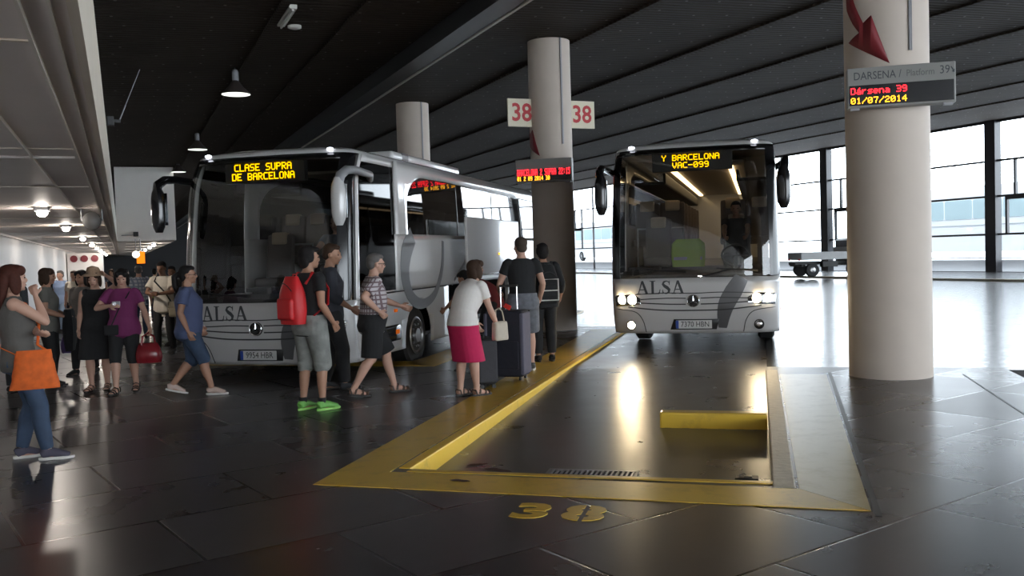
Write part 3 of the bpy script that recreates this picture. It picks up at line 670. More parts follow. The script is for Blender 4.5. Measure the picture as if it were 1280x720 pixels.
# ================================================================== THE COACHES
BW, BD, BL = 1.275, 0.42, 12.2
Z0, ZW, ZT, ZR = 0.34, 1.19, 3.20, 3.33      # skirt, windscreen foot, windscreen top / roof edge, roof crown
def b_rake(z):
    r = 0.0
    if z < 0.8: r += 0.10*((0.8-z)/0.46)**2
    if z > 1.2: r += 0.06*(z-1.2)+0.10*((z-1.2)/2.0)**2
    if z > 2.7: r += 0.16*((z-2.7)/0.5)**2
    return r
def b_w(z): return BW-(0.05*((z-1.2)/2.0)**2 if z > 1.2 else 0.02*((1.2-z)/0.9)**2)
NSE = 2.8
def b_front(x, z, off=0.0):
    a = min(1.0, abs(x)/BW); y = BD*(1-(1-a**NSE)**(1/NSE)); k = b_w(z)/BW
    return (x*k*(1+off*0.3), y+b_rake(z)-off*(1-a**6), z)
def b_side(y, z, sg=1, off=0.0):
    return (sg*(b_w(z)+off), y+b_rake(z)*max(0.0, min(1.0, 1-(y-BD)/2.2)), z)
US = [s*BW*math.sin(PI/2*k/14)**(2/NSE) for k in range(1, 14) for s in (-1, 1)]+[0.0]
VS = [0.4+0.1*k for k in range(30)]
YS = [0.5+0.25*k for k in range(48)]
M['white_paint'] = mat('silver_white_coach_paint', (0.56, 0.55, 0.54), 0.24, coat=0.6, noise=0.03, nscale=2)
M['grey_decal'] = mat('grey_swoosh_paint', (0.10, 0.10, 0.105), 0.28, coat=0.5)
M['groove'] = mat('dark_groove', (0.03, 0.03, 0.03), 0.5)
M['letter'] = mat('dark_slate_lettering', (0.045, 0.05, 0.055), 0.4)
M['gloss_black'] = mat('gloss_black', (0.008, 0.008, 0.009), 0.12)
M['screen_glass'] = glass('tinted_windscreen', (0.72, 0.72, 0.70), 1.5, 0.012, 1.5)
M['front_side_glass'] = glass('dark_front_side_glass', (0.018, 0.018, 0.02), 1.25, 0.03, 1.0)
M['side_glass'] = glass('dark_side_glass', (0.10, 0.10, 0.11), 1.5, 0.02, 1.6)
M['dark_trim'] = mat('dark_interior_trim', (0.035, 0.033, 0.032), 0.7)
M['seat_cloth'] = mat('seat_cloth', (0.09, 0.075, 0.07), 0.85, noise=.3, nscale=30)
M['headrest'] = mat('pale_headrest', (0.42, 0.34, 0.25), 0.8)
M['inner_pale'] = mat('pale_cabin_lining', (0.42, 0.36, 0.29), 0.7)
M['tyre'] = mat('tyre_rubber', (0.014, 0.014, 0.014), 0.75)
M['rim'] = mat('dull_alloy', (0.35, 0.35, 0.35), 0.35, metal=0.9)
M['lens'] = glass('lamp_lens', (0.85, 0.87, 0.9), 1.5, 0.02, 1.3)
M['reflector'] = mat('lamp_reflector', (0.7, 0.7, 0.72), 0.15, metal=1.0)
M['amber_lens'] = mat('amber_marker_lens', (0.75, 0.14, 0.01), 0.2, emit=(1, .2, .02), estr=0.25)
M['plate_white'] = mat('plate_white', (0.62, 0.62, 0.6), 0.4)
M['plate_blue'] = mat('plate_blue', (0.02, 0.06, 0.3), 0.4)
M['head_on'] = emission('headlamp_lit', (1.0, 0.78, 0.48), 190.0)
M['fog_on'] = emission('fog_lamp_lit', (1.0, 0.85, 0.6), 60.0)
M['cabin_strip'] = emission('cabin_light_strip', (1.0, 0.72, 0.38), 7.0)
M['marker_on'] = emission('roof_marker_lit', (0.85, 0.88, 1.0), 7.0)
M['vest'] = mat('hi_vis_green', (0.26, 0.42, 0.02), 0.7, emit=(0.3, 0.55, 0.02), estr=0.0)
M['mirror_glass'] = mat('mirror_glass', (0.55, 0.57, 0.6), 0.04, metal=1.0)

def ribbon(name, pts, wid, fn, m, parent):
    """band along pts (smoothed) with the given half widths, laid on fn"""
    P = [Vector((p[0], p[1])) for p in pts]; out = []; ws = []
    n = len(P)
    for i in range(n-1):
        p0 = P[max(i-1, 0)]; p1 = P[i]; p2 = P[i+1]; p3 = P[min(i+2, n-1)]
        for k in range(6):
            t = k/6; out.append(0.5*((2*p1)+(p2-p0)*t+(2*p0-5*p1+4*p2-p3)*t*t+(3*p1-p0-3*p2+p3)*t**3)); ws.append(wid[i]*(1-t)+wid[i+1]*t)
    out.append(P[-1]); ws.append(wid[-1]); vs = []; fs = []
    for i, p in enumerate(out):
        d = (out[min(i+1, len(out)-1)]-out[max(i-1, 0)]).normalized(); nn = Vector((-d.y, d.x))
        for s in (-1, -.33, .33, 1): q = p+nn*ws[i]*s; vs.append(fn(q.x, q.y))
    for i in range(len(out)-1):
        for j in range(3): fs.append((4*i+j, 4*i+j+1, 4*i+5+j, 4*i+4+j))
    me = bpy.data.meshes.new(name); me.from_pydata(vs, [], fs); me.update()
    o = link(name, me, m, parent, False); sd = o.modifiers.new('thickness', 'SOLIDIFY'); sd.thickness = 0.003; sd.offset = 0
    return o
SER_A = [[(.12, .05), (.185, .05), (.47, .84), (.42, 1), (.385, .97)], [(.42, 1), (.54, 1), (.88, .05), (.68, .05), (.42, .84)], [(.25, .30), (.62, .30), (.60, .37), (.27, .37)],
         [(0, 0), (.32, 0), (.32, .055), (0, .055)], [(.56, 0), (1.0, 0), (1.0, .055), (.56, .055)]]
SER_L = [[(.12, .05), (.31, .05), (.31, .95), (.12, .95)], [(0, .945), (.43, .945), (.43, 1), (0, 1)], [(0, 0), (.72, 0), (.74, .06), (0, .06)], [(.60, .05), (.74, .05), (.80, .36), (.745, .36), (.70, .18)]]
def serif_word(name, x0, z0, h, fn, m, parent):
    mb = MB(); x = x0
    def poly(pg, sx=1.0):
        n = len(pg); fr_ = [Vector(fn(x+p[0]*h*sx, z0+p[1]*h, 0.004)) for p in pg]; mb.add(fr_, [tuple(range(n))])
    for ch in 'ALSA':
        if ch == 'A':
            for pg in SER_A: poly(pg)
            x += h*1.02
        elif ch == 'L':
            for pg in SER_L: poly(pg)
            x += h*0.88
        else:
            pts = [(.60, .76), (.53, .90), (.36, .965), (.18, .90), (.11, .74), (.24, .59), (.42, .47), (.56, .32), (.53, .14), (.34, .035), (.16, .07), (.07, .25)]
            w = [.03, .035, .04, .07, .095, .115, .12, .11, .08, .045, .035, .03]
            for i in range(len(pts)-1):
                a = Vector(pts[i]); b = Vector(pts[i+1])
                def nr(j):
                    d = (Vector(pts[min(j+1, len(pts)-1)])-Vector(pts[max(j-1, 0)])).normalized(); return Vector((-d.y, d.x))
                na, nb = nr(i)*w[i], nr(i+1)*w[i+1]
                poly([tuple(a-na), tuple(b-nb), tuple(b+nb), tuple(a+na)])
            poly([(.555, .68), (.605, .68), (.62, .99), (.575, .99)]); poly([(.055, .01), (.10, .01), (.115, .33), (.065, .33)])
            x += h*0.74
    return mb.build(name, m, parent)

def seat_mesh(kind):
    mb = MB()
    if kind == 'seat':
        mb.box((0, 0.0, 0.42), (0.44, 0.44, 0.14), 0.04); mb.box((0, 0.24, 0.80), (0.44, 0.12, 0.72), 0.045, Matrix.Rotation(-0.14, 3, 'X')); mb.box((0, 0, 0.18), (0.10, 0.3, 0.36), 0.02)
    else:
        mb.box((0, 0.26, 1.09), (0.27, 0.13, 0.20), 0.04, Matrix.Rotation(-0.14, 3, 'X'))
    return mb.mesh(kind)
SEAT_ME = seat_mesh('seat'); SEAT_ME.materials.append(M['seat_cloth'])
HEAD_ME = seat_mesh('headrest'); HEAD_ME.materials.append(M['headrest'])

def coach(name, label, loc, lines, plate_txt, lit, hatch, led_scale, group='coaches at the bays'):
    B = thing(name, label, 'bus', loc, -TH, group)
    # --- front
    body = panel('front_panel', [(-BW, Z0), (BW, Z0), (BW, ZW), (-BW, ZW)], b_front, M['white_paint'], B, US, VS, 0.012)
    # black surround and windscreen
    wo = rounded(-1.175, 1.175, ZW+0.015, ZT-0.04, (.10, .10, .16, .16), 6)
    panel('windscreen', wo, b_front, M['screen_glass'], B, US, VS)
    pil = [(-BW, ZW), (-1.13, ZW), (-1.13, ZT), (-BW, ZT)]
    for sg in (-1, 1):
        panel('pillar_cover', [(sg*x, z) for x, z in pil], lambda x, z: b_front(x, z, -0.006), M['gloss_black'], B, US, VS, 0.01)
    panel('header_cover', [(-BW, ZT-.09), (BW, ZT-.09), (BW, ZT), (-BW, ZT)], lambda x, z: b_front(x, z, -0.007), M['gloss_black'], B, US, VS, 0.01)
    # wipers
    mb = MB()
    for sg, x0, x1 in ((1, 0.15, 0.95), (-1, -0.95, -0.1)):
        mb.tube([b_front(x0, ZW+.02, .05), b_front((x0+x1)/2, ZW+.12, .05), b_front(x1, ZW+0.10, .04)], .012, 6)
        mb.tube([b_front(x1-.6, ZW+.14, .03), b_front(x1, ZW+0.08, .03)], .010, 6)
    mb.build('wiper', M['black'], B)
    # grille grooves, badge, lettering, swoosh
    def fo(x, z): return b_front(x, z, 0.006)
    ribbon('front_swoosh', [(0.72, ZW-.01), (.60, .98), (.50, .80), (.45, .62), (.43, .42)], [.10, .13, .125, .10, .06], fo, M['grey_decal'], B)
    for zc, hw, sag, w in ((.965, .88, -.02, .007), (.885, .80, -.015, .008), (.795, .80, .02, .009), (.705, 1.0, .05, .010)):
        seg = ([(-hw, zc+sag), (-hw*.5, zc), (-.11, zc-.005)], [(.11, zc-.005), (hw*.5, zc), (hw, zc+sag)]) if zc in (.885, .795) else ([(-hw, zc+sag), (-hw*.5, zc), (0, zc-.01), (hw*.5, zc), (hw, zc+sag)],)
        for sgm in seg: ribbon('grille_line', sgm, [w]*len(sgm), lambda x, z: b_front(x, z, 0.008), M['groove'], B)
    bz = .84; byo = b_front(0, bz)[1]
    mb = MB(); mb.lathe([(.0, -.03), (.085, -.03), (.095, -.015), (.095, .01), (0, .01)], (0, byo, bz), 28, 'y', False); bd = mb.build('badge', M['gloss_black'], B)
    mb = MB()
    rr = []
    for k in range(29): a = 2*PI*k/28; rr.append((.088*math.sin(a), byo-.034, bz+.088*math.cos(a)))
    mb.tube(rr, .007, 6)
    for k in range(3):
        a = 2*PI*k/3; d = Vector((math.sin(a), 0, math.cos(a))); q = Vector((d.z, 0, -d.x)); c = Vector((0, byo-.036, bz))
        mb.add([c+d*.085, c+q*.014, c-d*.012, c-q*.014, c+Vector((0, -.012, 0))], [(0, 1, 4), (1, 2, 4), (2, 3, 4), (3, 0, 4), (3, 2, 1, 0)])
    mb.build('badge_star', M['chrome'], bd)
    serif_word('lettering', -0.86, .95, .205, lambda x, z, d: b_front(x, z, d+.004), M['letter'], B)
    # bumper: plate recess, plate, fog lamps
    panel('plate_recess', [(-.36, .40), (.34, .40), (.38, .56), (-.30, .56)], lambda x, z: b_front(x, z, .008), M['groove'], B, US, VS, .006)
    y0 = b_front(0, .48)[1]-.03
    pt = MB().box((0, y0, .48), (.54, .016, .125), .006).build('number_plate', M['plate_white'], B)
    MB().box((-.248, y0-.004, .48), (.044, .016, .121), .003).build('plate_strip', M['plate_blue'], pt)
    text_obj('plate_number', plate_txt, .115, lambda x, z: (x+.02, y0-.012, .48+z), M['black'], pt, stretch=(.86, 1.0))
    for sg in (-1, 1):
        hl = [(sg*.80, .79), (sg*1.20, .76), (sg*1.225, .93), (sg*.92, .95), (sg*.80, .88)]
        panel('headlamp_housing', hl, lambda x, z: b_front(x, z, .006), M['reflector'], B, US, VS, .006)
        panel('headlamp_lens', hl, lambda x, z: b_front(x, z, .022), M['lens'], B, US, VS)
        for j, (hx, hr) in enumerate(((.93, .072), (1.09, .068))):
            c = b_front(sg*hx, .86)
            mb = MB(); mb.ell((c[0], c[1]-.012, .865), (hr, .02, hr)); mb.build('headlamp_bulb', M['head_on'] if lit else M['reflector'], B, True)
        c = b_front(sg*.97, .47)
        mb = MB(); mb.lathe([(.075, .0), (.075, -.03), (.06, -.035), (.06, .0)], (c[0], c[1]-.005, .47), 20, 'y'); fg = mb.build('fog_lamp', M['black'], B)
        mb = MB(); mb.ell((c[0], c[1]-.02, .47), (.056, .016, .056)); mb.build('fog_lamp_bulb', M['fog_on'] if (lit and sg < 0) else M['reflector'], fg, True)
        ribbon('bumper_seam', [(sg*.74, .36), (sg*.78, .55), (sg*.9, .68), (sg*1.2, .72)], [.006]*4, lambda x, z: b_front(x, z, .008), M['groove'], B)
    # --- roof
    def ring(ins, z):
        o = []; xs = [-BW*math.cos(PI*k/40) for k in range(41)]
        w = b_w(ZT)-ins; dz = BD+b_rake(ZT)
        for k in range(41):
            x = -math.cos(PI*k/40); a = abs(x); y = BD*(1-(max(0, 1-a**NSE))**(1/NSE))+b_rake(ZT)
            o.append(Vector((x*w, y+ins*0.9, z)))
        for k in range(1, 13): o.append(Vector((w, dz+(BL-dz)*k/12-ins*(k/12), z)))
        for k in range(1, 9): o.append(Vector((w-2*w*k/8, BL-ins, z)))
        for k in range(1, 12): o.append(Vector((-w, BL-ins-(BL-ins-dz)*k/12, z)))
        return o
    mb = MB(); mb.loft([ring(.55*(1-math.cos(PI/2*k/7)), ZT+(ZR-ZT)*math.sin(PI/2*k/7)) for k in range(8)], True)
    auto_smooth(mb.build('roof', M['white_paint'], B), 45)
    mb = MB(); mb.box((0, 4.4, ZR+.04), (1.9, 3.4, .16), .06, seg=3); pod = mb.build('roof_pod', M['white_paint'], B); auto_smooth(pod)
    MB().box((0, 3.25, ZR+.05), (1.92, .32, .16), .05).build('pod_stripe', M['grey_decal'], pod)
    # roof marker lamps
    for sg in (-1, 1):
        c = b_front(sg*.98, ZT); mb = MB(); mb.ell((c[0], c[1]+.02, ZT+.05), (.05, .03, .022)); mb.build('roof_marker', M['marker_on'], B, True)
    # --- sides
    AY, AR, RY = 2.76, .58, 9.1
    for sg in (1, -1):
        fs = lambda y, z, sg=sg: b_side(y, z, sg)
        def P(nm, out, m=M['white_paint'], off=0.0, th=.012): return panel(nm, out, lambda y, z: b_side(y, z, sg, off), m, B, YS, VS, th)
        P('corner_post', [(BD, ZW-.02), (BD+.11, ZW-.02), (BD+.11, ZT), (BD, ZT)])
        # lower body with arches
        def arch(c, rev=False): return [(c+AR*math.cos(PI-PI*k/14*1.0), .46+AR*math.sin(PI*k/14)) for k in range(15)]
        low_top = 1.22
        P('side_skirt', [(BD, Z0), (AY-AR, Z0)]+arch(AY)+[(AY+AR, Z0), (4.25, Z0), (4.25, low_top), (BD, low_top)])
        if hatch and sg == 1:
            P('side_skirt', [(4.25, Z0), (8.0, Z0), (8.0, .50), (4.25, .50)])
        else:
            P('side_skirt', [(4.25, Z0), (8.0, Z0), (8.0, low_top), (4.25, low_top)])
        P('side_skirt', [(8.0, Z0), (RY-AR, Z0)]+arch(RY)+[(RY+AR, Z0), (BL, Z0), (BL, low_top), (8.0, low_top)])
        P('side_panel', [(1.86, low_top+.012), (BL, low_top+.012), (BL, 2.10), (1.86, 2.10)])
        # driver's window or door glass
        P('front_side_glass', rounded(BD+.12, 1.84, 1.25 if sg > 0 else .5, ZT-.10, (.05, .05, .2, .08), 5), M['front_side_glass'], 0, 0)
        P('front_side_frame', [(BD+.11, ZT-.10), (1.86, ZT-.10), (1.86, ZT), (BD+.11, ZT)])
        P('front_side_frame', [(BD+.11, low_top+.012), (1.86, low_top+.012), (1.86, 1.26), (BD+.11, 1.26)])
        # white hoop rising behind the driver's window and sweeping back over the passenger glass
        hoop = [(1.86, 2.09), (2.34, 2.09)]
        for k in range(13):
            a = PI-PI/2*k/12; hoop.append((2.34+.85+.85*math.cos(a), 2.50+.52*math.sin(a)))
        hoop += [(4.2, 3.03), (BL, 2.98), (BL, ZT), (1.86, ZT)]
        P('side_hoop', hoop, off=.02, th=.04)
        win = [(2.33, 2.10)]
        for k in range(13):
            a = PI-PI/2*k/12; win.append((2.33+.85+.85*math.cos(a), 2.50+.53*math.sin(a)))
        win += [(4.2, 3.04), (BL-.1, 2.99), (BL-.1, 2.10)]
        P('passenger_glass', win, M['side_glass'], 0, 0)
        for yy in (4.9, 7.2, 9.5): P('glass_joint', [(yy, 2.10), (yy+.05, 2.10), (yy+.05, 2.99), (yy, 2.99)], M['black'], .003, .004)
        ribbon('belt_line', [(BD+.15, 1.235), (3, 1.235), (7, 1.235), (BL-.1, 1.235)], [.006]*4, lambda y, z: b_side(y, z, sg, .008), M['groove'], B)
        ribbon('side_swoosh', [(2.62, 2.09), (2.30, 1.80), (2.22, 1.45), (2.45, 1.12), (2.95, .98), (3.55, 1.12), (3.95, 1.55), (4.05, 2.0)], [.16, .20, .17, .11, .08, .07, .06, .05], lambda y, z: b_side(y, z, sg, .010), M['grey_decal'], B)
        if not (hatch and sg == 1): ribbon('side_swoosh', [(5.0, 2.09), (4.75, 1.7), (5.1, 1.2), (6.0, 1.0)], [.2, .2, .12, .06], lambda y, z: b_side(y, z, sg, .010), M['grey_decal'], B)
        # bumper corner lamp cluster
        P('corner_grille', rounded(1.12, 1.98, .50, .74, (.03, .06, .10, .05), 4), M['gloss_black'], .012, .02)
        for yy in (1.25, 1.82):
            mb = MB(); c = b_side(yy, .63, sg, .02); mb.box(c, (.03, .13, .07), .012); mb.build('corner_lamp', M['amber_lens'], B)
        mb = MB(); c = b_side(1.78, .95, sg, .015); mb.box(c, (.03, .10, .05), .01); mb.build('side_marker', M['amber_lens'], B)
        for c in (AY, RY):
            mb = MB(); mb.lathe([(AR+.005, -.03), (AR+.03, -.03), (AR+.03, .02), (AR+.005, .02)], (sg*BW*.985, c, .46), 40, 'x')
            # wheel
            w = MB(); w.lathe([(.30, -.14), (.44, -.14), (.49, -.10), (.49, .10), (.44, .14), (.30, .14)], (sg*(BW-.20), c, .49), 40, 'x', True); wo_ = w.build('wheel', M['tyre'], B); auto_smooth(wo_, 30)
            w = MB(); xo = sg*(BW-.045); w.lathe([(.30, 0), (.27, sg*.012), (.24, -sg*.03), (.13, -sg*.03), (.11, sg*.03), (.0, sg*.035)], (xo, c, .49), 32, 'x', False)
            for k in range(10): a = 2*PI*k/10; w.lathe([(.018, -.03*sg), (.018, .012*sg), (.0, .014*sg)], (xo, c+.18*math.cos(a), .49+.18*math.sin(a)), 8, 'x')
            auto_smooth(w.build('rim', M['rim'], wo_), 35)
            w = MB(); w.lathe([(.70, -.32), (.70, .0)], (sg*(BW-.05) if sg > 0 else sg*(BW-.05)+.32, c, .60), 30, 'x', False)
            # dark wheel well
            ww = MB(); ww.box((sg*(BW-.42), c, .72), (.10, 1.16, .8)); ww.build('wheel_well', M['black'], B)
    # back, underside, floor, cabin lining
    mb = MB(); mb.box((0, BL-.02, (Z0+ZT)/2), (2*BW-.06, .06, ZT-Z0), .02); mb.build('rear_panel', M['white_paint'], B)
    mb = MB(); mb.box((0, 1.3, .36), (2.2, 1.6, .06)); mb.box((0, 6.1, .40), (1.7, 10.6, .06)); mb.build('underbody', M['black'], B)
    mb = MB(); mb.box((0, 6.9, 1.30), (2*BW-.10, 10.2, .06)); mb.box((0, 1.3, .98), (2*BW-.10, 1.4, .06)); mb.box((0, 2.0, 1.13), (2*BW-.1, .04, .34)); mb.build('cabin_floor', M['dark_trim'], B)
    mb = MB(); mb.box((0, 7.0, ZT-.10), (1.5, 9.8, .04)); mb.build('cabin_ceiling', M['inner_pale'], B)
    for sg in (-1, 1):
        mb = MB(); mb.box((sg*.90, 7.2, 2.82), (.55, 9.2, .06), .02); mb.box((sg*.64, 7.2, 2.90), (.05, 9.2, .20), .02); mb.build('luggage_rack', M['dark_trim'], B)
        mb = MB(); mb.box((sg*.52, 7.2, ZT-.135), (.09, 9.0, .03)); mb.build('cabin_light', M['cabin_strip'] if lit else M['dark_trim'], B)
    # dashboard, wheel, seats
    mb = MB()
    xs = [-1.1+.2*k for k in range(12)]
    prof = lambda x: (b_front(x, 1.3)[1]+.07)
    vs = []; fs = []
    for x in xs: 
        y = prof(x); vs += [(x, y, 1.05), (x, y, 1.24), (x, y+.2, 1.30), (x, .95, 1.26), (x, .95, 1.02)]
    for i in range(len(xs)-1):
        for j in range(5): a = 5*i+j; b = 5*i+(j+1) % 5; fs.append((a, b, b+5, a+5))
    fs += [(4, 3, 2, 1, 0), tuple(5*(len(xs)-1)+j for j in range(5))]
    mb.add(vs, fs); mb.build('dashboard', M['dark_trim'], B)
    mb = MB(); ring_ = []
    sw = Matrix.Rotation(-.9, 3, 'X')
    for k in range(25): a = 2*PI*k/24; ring_.append(Vector((.62, 1.0, 1.50))+sw @ Vector((.22*math.cos(a), .22*math.sin(a), 0)))
    mb.tube(ring_, .018, 8, False); mb.tube([(.62, .98, 1.48), (.62, .85, 1.2)], .03, 8); mb.tube([ring_[0], ring_[12]], .015, 6); mb.build('steering_wheel', M['black'], B)
    rows = [2.75+.82*k for k in range(6)]
    def seat(x, y, z, hr=None):
        s = link('seat', SEAT_ME, None, B); s.location = (x, y, z)
        h = link('headrest', HEAD_ME, None, s)
    seat(.62, 1.62, .95 if False else 1.0); seat(-.70, 1.75, 1.0)
    for y in rows:
        for x in (-1.0, -.54, .54, 1.0): seat(x, y, 1.33)
    # guide's rail in front of the first row
    mb = MB(); mb.tube([(-1.1, 2.3, 1.33), (-1.1, 2.3, 2.0), (-.3, 2.3, 2.0), (-.3, 2.3, 1.33)], .018, 8); mb.build('hand_rail', M['grey'], B)
    # --- destination display behind the glass
    dy = b_front(0, 3.0)[1]+.10
    db = MB().box((0, dy+.07, 2.985), (1.22, .10, .30), .01).build('destination_box', M['black'], B)
    led('destination_text', lines, lambda x, z, d: (x-.02, dy+.018-d, 2.985+z), M['led_yellow'], db, led_scale[0], led_scale[1], gap=2, fill=1.0)
    # --- mirrors
    for sg in (1, -1):
        mb = MB(); A = Vector(b_side(BD+.45, 2.86, sg))
        pts = [A+Vector((-sg*.02, .12, .0)), A+Vector((sg*.09, -.12, .05)), A+Vector((sg*.13, -.70, .07)), A+Vector((sg*.13, -.95, .05)), A+Vector((sg*.12, -1.12, -.03)), A+Vector((sg*.11, -1.16, -.14)), A+Vector((sg*.10, -1.16, -.34))]
        mb.tube(pts, [(.05, .05), (.055, .05), (.06, .055), (.06, .06), (.065, .065), (.06, .06), (.03, .03)], 10)
        ar = mb.build('mirror_arm', M['gloss_black'] if lit or sg < 0 else M['grey'], B); auto_smooth(ar, 50)
        c = A+Vector((sg*.10, -1.16, -.36))
        mb = MB(); rings = []
        for k in range(9):
            u = k/8; hz = .30-.62*u; rr_ = .100*(1-abs(2*u-1)**4*.55); rings.append([c+Vector((rr_*math.cos(2*PI*j/16), .085*(1-abs(2*u-1)**4*.4)*math.sin(2*PI*j/16), hz)) for j in range(16)])
        mb.loft(rings); hd = mb.build('mirror_head', M['white_paint'] if sg > 0 and not lit else M['gloss_black'], B); auto_smooth(hd, 50)
        mb = MB(); mb.box(c+Vector((0, .085, 0)), (.17, .012, .44), .005); mb.build('mirror_face', M['mirror_glass'], hd)
    # --- luggage hold with its hatch swung out and up
    if hatch:
        mb = MB(); mb.box((.35, 6.12, .55), (1.7, 3.7, .05)); mb.box((.35, 6.12, 1.24), (1.7, 3.7, .04)); mb.box((-.45, 6.12, .9), (.05, 3.7, .7)); mb.box((.4, 4.28, .9), (1.7, .04, .7)); mb.box((.4, 7.98, .9), (1.7, .04, .7)); mb.build('luggage_hold', M['black'], B)
        mb = MB(); mb.box((BW+.34, 6.1, 1.90), (.05, 3.6, 1.04), .018); ht = mb.build('hold_hatch', M['white_paint'], B)
        mb = MB(); mb.box((BW+.34, 6.1, 1.375), (.06, 3.6, .03), .008); mb.build('hatch_rim', M['chrome'], ht)
        mb = MB(); 
        for yy in (4.6, 7.6): mb.tube([(BW-.05, yy, 1.22), (BW+.2, yy, 1.6), (BW+.33, yy, 1.9)], .02, 8)
        mb.build('hatch_arm', M['grey'], ht)
        mb = MB(); mb.ell((BW+.375, 6.3, 1.75), (.012, .03, .02)); mb.build('hatch_lamp', M['led_amber'], ht, True)
    return B
LB = coach('coach', 'silver coach on the left showing CLASE SUPRA DE BARCELONA, luggage hatch raised', ST(-6.55, 11.05, -0.14), ['CLASE SUPRA', 'DE BARCELONA'], '9954 HBR', False, True, (.0135, .0140))
RB = coach('coach', 'silver coach on the right with headlights lit, showing Y BARCELONA VAC-099', ST(-0.97, 14.15, -0.03), ['Y BARCELONA', 'VAC-099'], '7370 HBN', True, False, (.0135, .0130))
# hi-vis vest over the front passenger seat of the right coach
v = thing('safety_vest', 'yellow-green safety vest draped in the windscreen of the right coach', 'vest', ST(-0.97-.16, 14.15+1.40, 1.28), -TH)
mb = MB(); rings = []
for k in range(7):
    u = k/6; w = .26+.02*math.sin(PI*u)-(.07 if k == 6 else 0); rings.append([Vector((w*math.copysign(abs(math.cos(2*PI*j/20))**.5, math.cos(2*PI*j/20)), .10*math.sin(2*PI*j/20)+.03*math.sin(5*j+u), .02+.46*u)) for j in range(20)])
mb.loft(rings); auto_smooth(mb.build('vest_body', M['vest'], v), 60)
mb = MB(); mb.box((0, -.085, .16), (.46, .03, .05), .008); mb.build('reflective_band', M['grey'], v)
# bald driver sits in the left coach (built with the people)
# coaches parked in the street beyond the glazed wall: plain outside views of the same kind
def street_coach(t_, label, sc=42.0):
    S = thing('street_coach', label, 'bus', CT(sc, t_, 0.60), -TC, 'coaches parked outside the windows')
    L, W_, H_ = 11.5, 2.5, 3.75
    mb = MB(); prof_ = rounded(-L/2, L/2, .35, H_, (.25, .25, .45, .45), 6)
    mb.prism(prof_, -W_/2, W_/2, lambda p: Vector((p.z, p.x, p.y))); auto_smooth(mb.build('body', M['outside_white'], S), 40)
    for k in range(6):
        y0 = -L/2+.5+k*1.78
        mb = MB(); mb.prism(rounded(y0, y0+1.70, 2.05, 3.05, .1, 4), -W_/2-.015, -W_/2+.02, lambda p: Vector((p.z, p.x, p.y))); mb.build('window', M['outside_glass'], S)
    for y in (-4.2, 4.2):
        w = MB(); w.lathe([(.28, -.02), (.44, -.02), (.48, .04), (.48, .25), (.3, .28)], (-W_/2, y, .48), 32, 'x'); wl = w.build('wheel', M['tyre'], S)
        w = MB(); w.lathe([(.28, -.03), (.2, .0), (.1, -.04), (.0, -.05)], (-W_/2, y, .48), 24, 'x', False); w.build('rim', M['rim'], wl)
    MB().box((-W_/2-.006, 0, 1.72), (.02, L-.4, .05), .005).build('side_strip', M['outside_grey'], S)
M['outside_white'] = mat('white_coach_paint', (0.80, 0.82, 0.84), 0.3); M['outside_glass'] = mat('teal_tinted_glass', (0.42, 0.54, 0.57), 0.15); M['outside_grey'] = mat('grey_strip', (0.45, 0.48, 0.5), 0.4)
street_coach(34.6, 'white coach parked outside the windows right of the near pillar'); street_coach(76.5, 'white coach parked outside the windows at left of the right coach', 43.0)
# small flatbed truck standing before the glazed wall
tq = at_depth(1044, 344, 44.0); tq.z = 0.06
T = thing('flatbed_truck', 'small grey flatbed truck half hidden behind the near pillar', 'truck', tq, math.radians(-82))
M['truck_grey'] = mat('truck_bed_grey', (0.42, 0.42, 0.42), 0.5, noise=.1, nscale=4); M['truck_dark'] = mat('truck_chassis', (0.03, 0.03, 0.03), 0.6); M['truck_cab'] = mat('truck_cab_paint', (0.07, 0.07, 0.08), 0.4)
mb = MB(); mb.box((0, -.9, .95), (1.6, 2.5, .08), .01)
for sx in (-1, 1): mb.box((sx*.79, -.9, 1.13), (.05, 2.5, .36), .01)
mb.box((0, -2.13, 1.13), (1.6, .05, .36), .01); mb.box((0, .33, 1.25), (1.6, .05, .6), .01); mb.build('flatbed', M['truck_grey'], T)
mb = MB(); mb.box((0, -.2, .72), (.8, 4.2, .16), .02); mb.box((0, -2.05, .62), (1.4, .1, .12), .01); mb.box((.55, -.6, .66), (.35, .8, .3), .03); mb.build('chassis', M['truck_dark'], T)
cabp = [(.42, .55), (2.05, .55), (2.1, 1.15), (1.75, 1.95), (.6, 2.02), (.42, 1.9)]
mb = MB(); mb.prism(cabp, -.8, .8, lambda p: Vector((p.z, p.x, p.y))); mb.build('cab', M['truck_cab'], T)
for sx in (-1, 1):
    mb = MB(); mb.prism([(.7, 1.2), (1.85, 1.2), (1.62, 1.82), (.75, 1.86)], sx*.80-.01, sx*.80+.01, lambda p: Vector((p.z, p.x, p.y))); mb.build('cab_window', M['gloss_black'], T)
for sx in (-1, 1):
    for y in (-1.55, 1.3):
        w = MB(); w.lathe([(.18, -.1), (.32, -.1), (.36, -.06), (.36, .06), (.32, .1), (.18, .1)], (sx*.68, y, .36), 28, 'x'); wl = w.build('wheel', M['tyre'], T)
        w = MB(); w.lathe([(.18, 0), (.12, sx*.03), (0, sx*.05)], (sx*.77, y, .36), 20, 'x', False); w.build('hub', M['rim'], wl)
mb = MB(); mb.box((-.6, -2.17, .93), (.22, .03, .1), .01); mb.box((.6, -2.17, .93), (.22, .03, .1), .01); mb.build('tail_lamp', M['red_sign'], T); T.scale = (.9, .95, .88)
